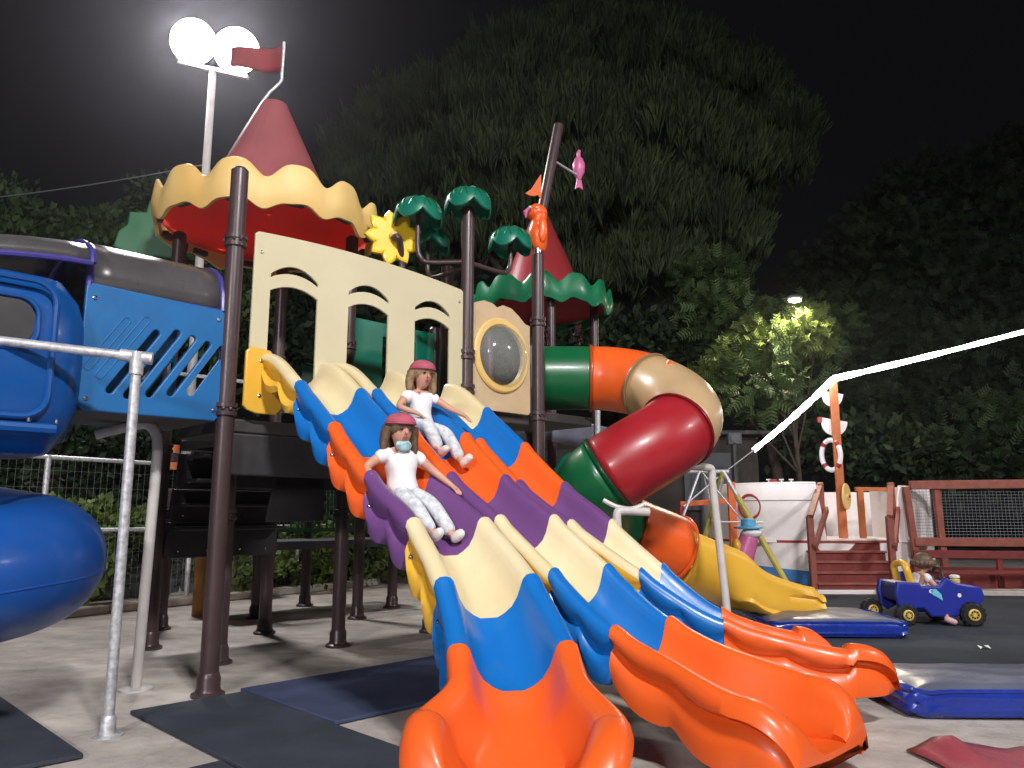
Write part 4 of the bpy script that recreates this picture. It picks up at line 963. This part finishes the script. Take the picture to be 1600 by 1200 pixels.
def trunk(parent, base, top, r, limbs, name='trunk'):
    base, top = Vector(base), Vector(top); mid = (base+top)/2 + Vector((r*.8, r*.3, 0))
    pts = smoothpath([base, mid, top], 4); b = MB().tube(pts, [r*(1.25-.75*i/(len(pts)-1)) for i in range(len(pts))], 12)
    for q in limbs:
        q = Vector(q); s0 = base + (top-base)*random.uniform(.6, .98); md = (s0+q)/2 + Vector((0, 0, -.06*(q-s0).length))
        pp = smoothpath([s0, md, q], 3); b.tube(pp, [r*(.42-.34*i/(len(pp)-1)) for i in range(len(pp))], 7)
    return b.build(name, M['bark'], parent)
# umbrella pine
pads = []
for px, py, R, Y in [(930, 110, 2.5, 22), (820, 130, 2.3, 21.5), (1040, 120, 2.4, 22), (1140, 160, 2.2, 22), (1215, 210, 1.7, 22), (720, 190, 2.2, 21.5), (640, 200, 1.9, 22), (570, 240, 1.5, 22.5), (900, 230, 2.6, 20), (1030, 240, 2.6, 20), (1130, 280, 2.1, 20.5), (790, 270, 2.2, 20), (690, 300, 1.8, 20.5), (600, 320, 1.5, 21), (960, 340, 2.3, 19.5), (1080, 370, 1.9, 19.8), (1150, 390, 1.3, 20), (1020, 450, 1.5, 19.6), (1110, 450, 1.1, 19.8), (930, 460, 1.4, 19.8), (830, 370, 1.8, 20), (720, 390, 1.5, 20.5), (545, 300, 1.2, 22), (1230, 265, 1.2, 21.5), (870, 70, 1.5, 23), (990, 62, 1.5, 23), (1090, 85, 1.5, 23), (640, 420, 1.3, 21), (560, 400, 1.2, 21)]:
    p = at(920 + (px-930)*.95, 265 + (py-250)*.93, Y); pads.append((p.x, p.y, p.z, R*.88, R*.88, R*.64))
pc_ = at(930, 260, 21.5)
PN = thing('umbrella_pine', 'huge umbrella pine with dark tufted crown filling the upper middle of the picture', 'tree', (pc_.x, 21.5, 0))
trunk(PN, (pc_.x, 21.5, 0), (pc_.x-.2, 21.5, 8.5), .38, [(p[0], p[1], p[2]) for p in pads[::2]])
def tufts(name, pads, n, blade, m, parent, nb=26):
    pads = np.array(pads, float); vol = (pads[:, 3]**2); pick = rng.choice(len(pads), n, p=vol/vol.sum()); P = pads[pick]
    d = rng.normal(size=(n, 3)); d[:, 2] = np.abs(d[:, 2])*.9 - .35; d /= np.linalg.norm(d, axis=1)[:, None]
    r = .80 + .26*rng.random(n)**.6
    c = P[:, :3] + d*r[:, None]*P[:, 3:6]
    ax = d*.22 + np.array([0, 0, 1.0]) + rng.normal(size=(n, 3))*.16; ax /= np.linalg.norm(ax, axis=1)[:, None]
    out = []
    sc = .65 + .6*rng.random(n); e1 = np.cross(ax, np.array([1.0, .2, 0])); e1 /= np.linalg.norm(e1, axis=1)[:, None]; e2 = np.cross(ax, e1)
    for q in range(nb):
        an = 2*PI*(q*.618 + rng.random(n)*.3); u_ = rng.random(n)
        rad = e1*np.cos(an)[:, None] + e2*np.sin(an)[:, None]
        t = ax + rad*(.12 + .30*rng.random(n))[:, None]; t /= np.linalg.norm(t, axis=1)[:, None]
        s_ = np.cross(t, rng.normal(size=(n, 3))); s_ /= np.linalg.norm(s_, axis=1)[:, None]
        b0 = c + ax*(blade*.45*u_*sc)[:, None] + rad*.05; L = (blade*(.38 + .22*rng.random(n))*sc)[:, None]
        out.append(np.stack([b0, b0 + t*L*.72 - s_*.020, b0 + t*L, b0 + t*L*.72 + s_*.020], 1))
    return rawmesh(name, np.concatenate(out, 0).reshape(-1, 3), 4, m, parent)
tufts('crown', pads, 14000, .85, M['pine'], PN)
def tree(name, label, base, h, r, pl_, n, size, m, comp=0, group=None, mult=1):
    T = thing(name, label, 'tree', base, group)
    trunk(T, base, (base[0], base[1], h), r, [(p[0], p[1], p[2]) for p in pl_[::2]])
    leaves('crown', pl_, n, size, m, T, comp=comp)
def pads_at(L): return [(*at(px, py, Y), R, R, R*.75) for px, py, Y, R in L]
p_ = pads_at([(1130, 500, 17, 1.0), (1200, 520, 17, .9), (1180, 600, 15.5, .9), (1240, 560, 18, 1.0), (1150, 560, 17, .8), (1220, 640, 17, 1.0), (1270, 520, 19, 1.1), (1110, 440, 18, .8)])
tree('feathery_tree', 'feathery green tree lit by the street lamp behind the tube slide', (at(1200, 600, 17).x, 17, 0), 3.6, .14, p_, 3600, .26, M['leafm'], 5)
g_ = 'dark trees beyond the right side of the playground'
p_ = pads_at([(1400, 420, 21, 2.2), (1330, 520, 20, 1.6), (1480, 480, 21, 2.2), (1420, 590, 19, 1.6), (1340, 650, 18, 1.3), (1300, 440, 22, 1.3), (1440, 330, 23, 2.0)])
tree('locust_tree', 'dark feathery tree rising behind the boat mast', (at(1400, 500, 20).x, 20, 0), 6, .22, p_, 9000, .26, M['leafd'], 5, g_)
p_ = pads_at([(1560, 380, 21, 2.3), (1640, 500, 20, 2.2), (1540, 580, 18, 1.7), (1500, 680, 16, 1.1), (1580, 690, 16, 1.2), (1600, 280, 23, 2.0), (1700, 600, 18, 2)])
tree('locust_tree', 'dark feathery tree at the right edge above the netting', (at(1600, 500, 20).x, 20, 0), 6, .22, p_, 9000, .26, M['leafd'], 5, g_)
p_ = pads_at([(1260, 680, 17, .9), (1330, 700, 16.5, .9), (1400, 710, 16, .8), (1450, 720, 16, .8), (1520, 730, 16, .9), (1590, 730, 16, .9), (1670, 730, 16, 1)])
T = thing('shrub_row', 'row of dark shrubs behind the play boat and netting', 'shrubs', (at(1400, 700, 16).x, 16, 0))
leaves('crown', p_, 9000, .22, M['leafd'], T, up=.1)
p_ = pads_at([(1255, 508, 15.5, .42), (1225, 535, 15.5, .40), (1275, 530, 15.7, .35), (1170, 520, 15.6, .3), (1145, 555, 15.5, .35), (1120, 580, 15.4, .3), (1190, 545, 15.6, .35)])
T = thing('lamplit_tree', 'small tree with lamplight put into its leaf colour, right under the lit street lamp', 'tree', (at(1220, 560, 15.7).x, 15.7, 0))
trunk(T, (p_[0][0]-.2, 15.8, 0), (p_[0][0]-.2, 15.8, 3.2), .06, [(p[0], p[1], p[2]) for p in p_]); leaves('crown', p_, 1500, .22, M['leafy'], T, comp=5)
# left trees
g_ = 'dark trees beyond the left side of the playground'
for lab, L, Y in [('bushy dark tree at the left edge above the smoky roof', [(0, 360, 15, 1.0), (-60, 340, 15.5, 1.3), (20, 410, 14.5, 1.0), (-80, 420, 15, 1.4), (5, 315, 16, .6)], 15),
                  ('bushy dark tree left of the yellow roof valance', [(100, 400, 16, .9), (160, 385, 16.5, .9), (80, 440, 15.5, 1.0), (200, 410, 16, .9), (140, 430, 15.5, 1.0), (95, 365, 16.5, .5), (185, 350, 17, .5), (148, 350, 17, .4)], 16),
                  ('bushy dark tree behind the left castle roof', [(262, 325, 18, .9), (300, 370, 17, 1.0), (270, 420, 16.5, 1.1), (360, 420, 16, 1.1), (340, 350, 17, 1.0), (250, 480, 15.5, 1.1), (330, 500, 15.5, 1.1)], 17)]:
    p_ = pads_at(L); tree('bushy_tree', lab, (p_[0][0], Y, 0), p_[0][2]-.4, .18, p_, 15000, .17, M['leafm'], 0, g_)
p_ = pads_at([(640, 480, 19, 1.6), (560, 520, 18, 1.5), (480, 500, 18, 1.5), (720, 520, 19, 1.5), (800, 560, 18, 1.4), (900, 560, 18.5, 1.3), (980, 560, 18, 1.2), (1040, 540, 18, 1.1), (420, 560, 17, 1.4)])
tree('broad_tree', 'dark broad tree seen through the arched windows and behind the tube slide', (at(700, 600, 18.5).x, 18.5, 0), 4.5, .2, p_, 16000, .22, M['leafd'])
# hedge behind the wire fence
hp_ = []; 
for k in range(13):
    t = k/12; x = -8.2 + 7.2*t; y = 7.6 + 7.4*t
    hp_.append((x, y, .65 + .1*math.sin(k*2.1), .55, .5, .62)); hp_.append((x-.5, y+.4, 1.6, .8, .7, 1.0))
T = thing('hedge', 'clipped green hedge behind the wire fence on the left', 'hedge', (-4.5, 11, 0))
leaves('foliage', hp_, 26000, .115, M['leafd'], T, aspect=.8)
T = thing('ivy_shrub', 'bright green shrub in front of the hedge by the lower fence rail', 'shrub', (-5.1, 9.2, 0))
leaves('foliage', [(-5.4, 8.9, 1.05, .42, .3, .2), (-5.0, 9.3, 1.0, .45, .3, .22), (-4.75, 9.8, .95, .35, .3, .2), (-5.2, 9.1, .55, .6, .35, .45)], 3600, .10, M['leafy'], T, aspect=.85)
MB().tube([(-5.1, 9.2, 0), (-5.08, 9.2, .9)], .03, 8).build('stem', M['bark'], T)
T = thing('low_shrub', 'low leafy shrub under the deck behind the brown posts', 'shrub', (-2.7, 11.6, 0))
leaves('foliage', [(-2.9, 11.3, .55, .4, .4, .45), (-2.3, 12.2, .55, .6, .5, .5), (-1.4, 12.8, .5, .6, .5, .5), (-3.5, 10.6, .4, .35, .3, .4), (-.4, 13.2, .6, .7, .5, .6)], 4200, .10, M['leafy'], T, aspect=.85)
MB().tube([(-2.7, 11.6, 0), (-2.6, 11.7, .5)], .03, 8).build('stem', M['bark'], T)
GB = thing('green_bin', 'dark green round bin in the shadow behind the slides', 'bin', (-.55, 9.9, 0))
MB().lathe([(.24, 0), (.27, .03), (.28, .75), (.30, .78), (.30, .84), (.2, .93), (.02, .96)], (-.55, 9.9, 0), n=24).build('bin_body', M['green'], GB)

# ------------------------------------------------------------ ride-on car
RC = thing('ride_on_car', 'blue toddler ride-on car with yellow seat and black wheels on the rubber floor', 'toy car', (4.25, 8.15, 0))
cx, cy = 4.28, 8.12
def wheel(x, y, r, w, yaw=0):
    ax = Vector((-math.sin(yaw), math.cos(yaw), 0)); c = Vector((x, y, r+.004))
    o = MB().lathe([(r*.55, -w/2), (r*.86, -w/2), (r, -w*.32), (r, w*.32), (r*.86, w/2), (r*.55, w/2)], c, ax, 28).build('wheel', M['tyre'], RC, smooth=40)
    tb = MB()
    for k in range(14):
        t = 2*PI*k/14; rad = Vector((ax.y*math.cos(t), -ax.x*math.cos(t), math.sin(t))); tb.box(c + rad*r, (.012, w*.8, .02), (rad, ax, rad.cross(ax)))
    tb.build('tread_lug', M['tyre'], o)
    MB().lathe([(r*.50, 0), (r*.50, .012), (r*.40, .018), (r*.36, .008), (.02, .010), (.02, .022), (0, .022)], c - ax*(w/2+.0), -ax, 20).build('wheel_rim', M['rim'], o, smooth=40)
    hb = MB()
    for k in range(8): t = 2*PI*k/8; rad = Vector((ax.y*math.cos(t), -ax.x*math.cos(t), math.sin(t))); hb.lathe([(r*.075, 0), (r*.075, .004)], c - ax*(w/2+.012) + rad*r*.28, -ax, 8)
    hb.build('rim_hole', M['tyre'], o)
wheel(3.93, 7.93, .105, .085); wheel(3.79, 8.38, .105, .085); wheel(4.56, 7.88, .115, .09, -.12); wheel(4.46, 8.34, .115, .09, -.12)
side = [(-.36, .20), (-.30, .14), (-.20, .19), (-.12, .19), (-.05, .11), (.20, .11), (.27, .20), (.42, .22), (.47, .28), (.45, .36), (.36, .38), (.22, .40), (.12, .45), (.05, .37), (-.14, .37), (-.16, .40), (-.36, .41), (-.38, .32)]
for s, nm in ((-1, 'side_panel'), (1, 'side_panel')):
    plate(nm, side, [], .06, frame((cx-.05, cy + .19*s, 0), (1, 0, 0), (0, 0, 1), (0, -1, 0)), M['carblue'], RC, .02)
MB().box((cx+.27, cy, .32), (.32, .36, .13)).build('bonnet', M['carblue'], RC, bevel=.05, seg=3)
MB().box((cx-.34, cy, .32), (.16, .37, .17)).build('tail_box', M['carnavy'], RC, bevel=.03)
MB().box((cx-.02, cy, .17), (.5, .34, .05)).build('floor_pan', M['carblue'], RC, bevel=.015)
MB().box((cx-.34, cy-.0, .415), (.12, .3, .014)).build('rear_trim', M['shirt'], RC, bevel=.004)
ST_ = MB().tube(smoothpath([(cx-.24, cy-.13, .38), (cx-.28, cy-.13, .55), (cx-.27, cy-.05, .60), (cx-.27, cy+.05, .60), (cx-.28, cy+.13, .55), (cx-.24, cy+.13, .38)], 4), .035, 12).build('seat_back', M['yellow'], RC, smooth=60)
MB().box((cx-.14, cy, .20), (.24, .28, .06)).build('seat', M['yellow'], RC, bevel=.02)
MB().tube([(cx-.25, cy-.05, .36), (cx-.25, cy-.05, .52)], .05, 10).build('seat_post', M['carnavy'], RC)
MB().tube([(cx+.10, cy+.0 + .10*math.cos(t), .47 + .09*math.sin(t)) for t in [2*PI*k/20 for k in range(20)]], .014, 8, closed=True).build('steering_wheel', M['dark'], RC)
MB().tube([(cx+.10, cy, .47), (cx+.2, cy, .38)], .012, 8).build('steering_column', M['dark'], RC)
MB().lathe([(.045, 0), (.05, .05), (.03, .07)], (cx+.26, cy-.02, .385), n=16).build('horn', M['rim'], RC)
MB().lathe([(.05, 0), (.05, .02), (.03, .03)], (cx+.26, cy-.02, .455), n=16).build('beacon', M['shirt'], RC)
MB().ball((cx+.41, cy-.15, .345), (.03, .035, .03), 10).build('headlight', M['rim'], RC)
plate('sticker', [(-.06, .04), (.0, .05), (.05, .0), (.06, -.06), (.0, -.02), (-.03, -.01)], [], .004, frame((cx-.05, cy-.222, .31), (1, 0, 0), (0, 0, 1), (0, -1, 0)), M['sticker'], RC, .001)
for dx, dz in ((-.10, .34), (.18, .30)): MB().lathe([(.02, 0), (.02, .003)], (cx+dx, cy-.221, dz), (0, -1, 0), 12).build('sticker', M['shirt'], RC)

# ------------------------------------------------------------ people
dg = bpy.context.evaluated_depsgraph_get()
def skin_mesh(name, chains, m, parent, root=0, sub=2):
    """chains: lists of (point, radius); shared points join"""
    vs = []; rs = []; idx = {}; es = []
    for ch in chains:
        prev = None
        for p, r in ch:
            key = tuple(round(c_, 4) for c_ in p)
            if key not in idx: idx[key] = len(vs); vs.append(tuple(p)); rs.append(r)
            i = idx[key]
            if prev is not None and prev != i and (prev, i) not in es: es.append((prev, i))
            prev = i
    o0 = org(parent); me = bpy.data.meshes.new(name); me.from_pydata([tuple(Vector(v)-o0) for v in vs], es, [])
    o = bpy.data.objects.new('tmp', me); C.objects.link(o)
    md = o.modifiers.new('skin', 'SKIN'); md.branch_smoothing = .6; md.use_smooth_shade = True
    for i, sv in enumerate(me.skin_vertices[0].data):
        r = rs[i]; sv.radius = r if isinstance(r, tuple) else (r, r); sv.use_root = (i == root)
    ss = o.modifiers.new('sub', 'SUBSURF'); ss.levels = sub; ss.render_levels = sub
    bpy.context.view_layer.update(); d = bpy.context.evaluated_depsgraph_get()
    m2 = bpy.data.meshes.new_from_object(o.evaluated_get(d)); m2.name = name
    bpy.data.objects.remove(o)
    m2.materials.clear(); m2.materials.append(m); m2.polygons.foreach_set('use_smooth', [True]*len(m2.polygons))
    return link_mesh(name, m2, parent)
def person(label, seat, fwd, J, k=1.0, hair=None, cap=True, shirt_m=None, leg_m=None, shoe_m=None, long_hair=.16, sandal=False, face=None):
    """J: joints as (forward, left, up) from the seat point"""
    seat = Vector(seat); f = Vector(fwd).normalized(); l = Vector((-f.y, f.x, 0)); u_ = Vector((0, 0, 1))
    W_ = lambda p: seat + (f*p[0] + l*p[1] + u_*p[2])*k
    T = thing('person', label, 'person', seat)
    j = {n: W_(p) for n, p in J.items()}; R = lambda r: r*k
    hd = j['head']; fc_ = (Vector(face).normalized() if face else f); fl = Vector((-fc_.y, fc_.x, 0)).normalized(); fu = fl.cross(fc_)*-1
    if fu.z < 0: fu = -fu
    ch = [[(j['pelvis'], R(.068)), (j['waist'], R(.068)), (j['chest'], R(.088)), (j['neck'], R(.036)), (hd - fu*R(.055) + fc_*R(.012), R(.058)), (hd + fu*R(.005), R(.077)), (hd + fu*R(.06) - fc_*R(.008), R(.062))]]
    for s in ('R', 'L'):
        hw = j['hand'+s]; el = j['elbow'+s]; d = (hw-el).normalized(); tip = j.get('tip'+s, hw + d*R(.05)); hdv = (tip-hw).normalized()
        palm = hw + hdv*R(.028); ch.append([(j['chest'], R(.088)), (j['shoulder'+s], R(.040)), (el, R(.027)), (hw, R(.0185)), (palm, (R(.024), R(.013)))])
        acr = hdv.cross(u_); acr = acr.normalized() if acr.length > .2 else l
        for q in range(4):
            off = (q-1.5)*.0125; b0 = palm + hdv*R(.014) + acr*R(off); L = (.030, .036, .034, .026)[q]
            ch.append([(palm, (R(.024), R(.013))), (b0, R(.0075)), (b0 + hdv*R(L*.6) - u_*R(.004), R(.0068)), (b0 + hdv*R(L) - u_*R(.012), R(.0058))])
        th = palm - hdv*R(.008) - acr*R(.021); ch.append([(palm, (R(.024), R(.013))), (th, R(.0085)), (th + hdv*R(.02) - acr*R(.012) - u_*R(.004), R(.007))])
        kn, an, to = j['knee'+s], j['ankle'+s], j['toe'+s]
        ch.append([(j['pelvis'], R(.068)), (j['hip'+s], R(.054)), (kn, R(.043)), (an, R(.027)), (an + (to-an)*.75, R(.022))])
    skin_mesh('body', ch, M['skin'], T)
    g = 1.0
    sh = [[(j['pelvis'] - (j['waist']-j['pelvis'])*.3, R(.112)), (j['pelvis'] + (j['waist']-j['pelvis'])*.4, R(.107)), (j['waist'], R(.096)), (j['chest'], R(.102)), (j['neck'] - (j['neck']-j['chest'])*.30, R(.056))]]
    for s in ('R', 'L'): sh.append([(j['chest'], R(.102)), (j['shoulder'+s], R(.053)), (j['shoulder'+s] + (j['elbow'+s]-j['shoulder'+s])*.55, R(.049))])
    so = skin_mesh('shirt', sh, shirt_m or M['shirt'], T)
    tr = []
    for s in ('R', 'L'): tr.append([(j['pelvis'] + (j['waist']-j['pelvis'])*.45, R(.070)), (j['pelvis'] + (j['waist']-j['pelvis'])*.05, R(.104)), (j['hip'+s], R(.080)), (j['knee'+s], R(.053)), (j['ankle'+s] + (j['knee'+s]-j['ankle'+s])*(.12 if not sandal else .95), R(.042))])
    if leg_m: skin_mesh('trousers', tr, leg_m, T)
    for s in ('R', 'L'):
        an, to = j['ankle'+s], j['toe'+s]; d = (to-an); skin_mesh('shoe', [[(an - d*.30 + u_*R(0), R(.032)), (an + d*.3, R(.034)), (an + d*1.0, R(.026))]], shoe_m or M['shoe'], T)
    hb = MB()
    hm = hair or M['hair']
    hb.ball(hd + fu*R(.022) - fc_*R(.020), (R(.089), R(.092), R(.086)), 20, ax=(fc_, fl, fu))
    if long_hair:
        for q in range(9):
            t = -1.0 + 2.0*q/8; p0_ = hd + fl*R(.085*math.sin(t*1.5)) - fc_*R(.072*math.cos(t*1.5)) + fu*R(.02)
            hb.tube(smoothpath([p0_, p0_ - u_*R(long_hair*.5) - fc_*R(.02) + fl*R(.012*t), p0_ - u_*R(long_hair) - fc_*R(.008) + fl*R(.02*t)], 3), [R(.030), R(.032), R(.032), R(.03), R(.027), R(.022), R(.008)], 8)
    hb.build('hair', hm, T, smooth=70)
    # face
    for s in (-1, 1):
        MB().ball(hd + fc_*R(.071) + fl*s*R(.029) + fu*R(.004), (R(.006), R(.012), R(.008)), 10, ax=(fc_, fl, fu)).build('eye', M['eye'], T)
        MB().ball(hd - fc_*R(.002) + fl*s*R(.078) - fu*R(.004), (R(.014), R(.008), R(.021)), 10, ax=(fc_, fl, fu)).build('ear', M['skin'], T)
    MB().ball(hd + fc_*R(.080) - fu*R(.018), (R(.012), R(.010), R(.011)), 10, ax=(fc_, fl, fu)).build('nose', M['skin'], T)
    MB().ball(hd + fc_*R(.070) - fu*R(.043), (R(.006), R(.019), R(.006)), 10, ax=(fc_, fl, fu)).build('mouth', M['lip'], T)
    if cap:
        co = MB(); rows = []
        for i in range(8):
            t = PI/2*i/7; row = []
            for q in range(28):
                a_ = 2*PI*q/28; rr = .094*math.cos(t)**.8 if i < 7 else .004
                row.append(hd + fu*R(.036 + .064*math.sin(t)) + fc_*R(rr*math.cos(a_) - .012) + fl*R(rr*.98*math.sin(a_)))
            rows.append(row)
        co.grid(rows, True); c_o = co.build('bandana', M['capred'], T, smooth=70, solid=.006)
        MB().tube([hd + fu*R(.037) + fc_*R(.095*math.cos(a_) - .012) + fl*R(.093*math.sin(a_)) for a_ in [2*PI*q/28 for q in range(28)]], R(.005), 6, closed=True).build('hem', M['capred'], c_o)
    return T, j, f, l
def lane_seat(L, r):
    xy, a = lane_xy(L, r); return Vector((xy.x, xy.y, lane_z(L, r)-.2)), a
s1, a1 = lane_seat(0, 1.27); f1 = (math.cos(a1), math.sin(a1), 0)
J1 = dict(pelvis=(0, 0, .085), waist=(-.015, 0, .17), chest=(-.02, -.005, .275), neck=(-.01, -.02, .362), head=(.02, -.035, .462),
          shoulderR=(-.02, -.115, .325), elbowR=(-.06, -.225, .235), handR=(.03, -.255, .185), tipR=(.07, -.25, .15),
          shoulderL=(-.02, .11, .32), elbowL=(.05, .20, .22), handL=(.15, .265, .13), tipL=(.20, .275, .095),
          hipR=(.02, -.055, .075), kneeR=(.21, -.075, .015), ankleR=(.40, -.07, -.165), toeR=(.47, -.075, -.12),
          hipL=(.02, .055, .075), kneeL=(.21, .07, .005), ankleL=(.40, .075, -.175), toeL=(.47, .08, -.13))
T1, j1, ff, ll = person('small girl in pink bandana and white top sliding on the nearest slide', s1, f1, J1, .95, M['hair'], face=(.55, -.83, -.05), leg_m=M['jeans'])
MB().ball(j1['neck'] + Vector((.5, -.8, 0))*.060 + Vector((0, 0, .005)), (.05, .022, .036), 12, ax=(Vector((.85, .53, 0)), Vector((.53, -.85, 0)), Vector((0, 0, 1)))).build('face_mask', M['print_'], T1)
s2, a2 = lane_seat(1, .68); f2 = (math.cos(a2), math.sin(a2), 0)
J2 = dict(J1); J2.update(elbowR=(.02, -.215, .215), handR=(.13, -.13, .165), tipR=(.165, -.10, .14), elbowL=(.06, .205, .245), handL=(.17, .265, .185), tipL=(.215, .28, .15), head=(.02, .0, .475), neck=(-.01, 0, .365), chest=(-.02, 0, .275),
          kneeR=(.19, -.09, .09), ankleR=(.31, -.06, -.12), toeR=(.38, -.05, -.075), kneeL=(.215, .065, .03), ankleL=(.405, .06, -.19), toeL=(.475, .075, -.135), shoulderR=(.0, -.118, .318), shoulderL=(-.03, .108, .33))
T2, j2, ff, ll = person('girl with fair hair and pink bandana sitting near the top of the middle slide', s2, f2, J2, .95, M['hairfair'], face=(.6, -.8, -.08), leg_m=M['jeans'])
J3 = dict(pelvis=(0, 0, .08), waist=(.02, 0, .155), chest=(.05, 0, .24), neck=(.07, 0, .32), head=(.095, 0, .41), shoulderR=(.055, -.10, .285), elbowR=(.12, -.15, .19), handR=(.24, -.09, .16), tipR=(.275, -.07, .15),
          shoulderL=(.055, .10, .285), elbowL=(.14, .13, .19), handL=(.245, .08, .16), tipL=(.28, .06, .15), hipR=(.02, -.055, .07), kneeR=(.19, -.12, .10), ankleR=(.17, -.21, -.12), toeR=(.26, -.23, -.155), hipL=(.02, .055, .07), kneeL=(.19, .10, .10), ankleL=(.2, .15, -.08), toeL=(.28, .16, -.11))
T3, j3, ff, ll = person('toddler with short brown hair riding the blue toy car', (cx-.13, cy, .19), (1, 0, 0), J3, 1.0, M['hair'], cap=False, face=(.6, .78, -.1), leg_m=M['shirt'], shoe_m=M['shoep'], long_hair=.06, sandal=True)

# ------------------------------------------------------------ night air round the lamps
hz = MB().box((3, 16, 9), (64, 52, 20.4)).build('haze', [], smooth=0, kind='stuff')
hm = bpy.data.materials.new('night_air'); hm.use_nodes = True; hn = hm.node_tree.nodes; hn.clear()
ho = hn.new('ShaderNodeOutputMaterial'); hv = hn.new('ShaderNodeVolumePrincipled'); hv.inputs['Density'].default_value = .0009
hv.inputs['Color'].default_value = (.86, .84, .95, 1); hv.inputs['Anisotropy'].default_value = .85
hm.node_tree.links.new(hv.outputs[0], ho.inputs['Volume']); hz.data.materials.clear(); hz.data.materials.append(hm)
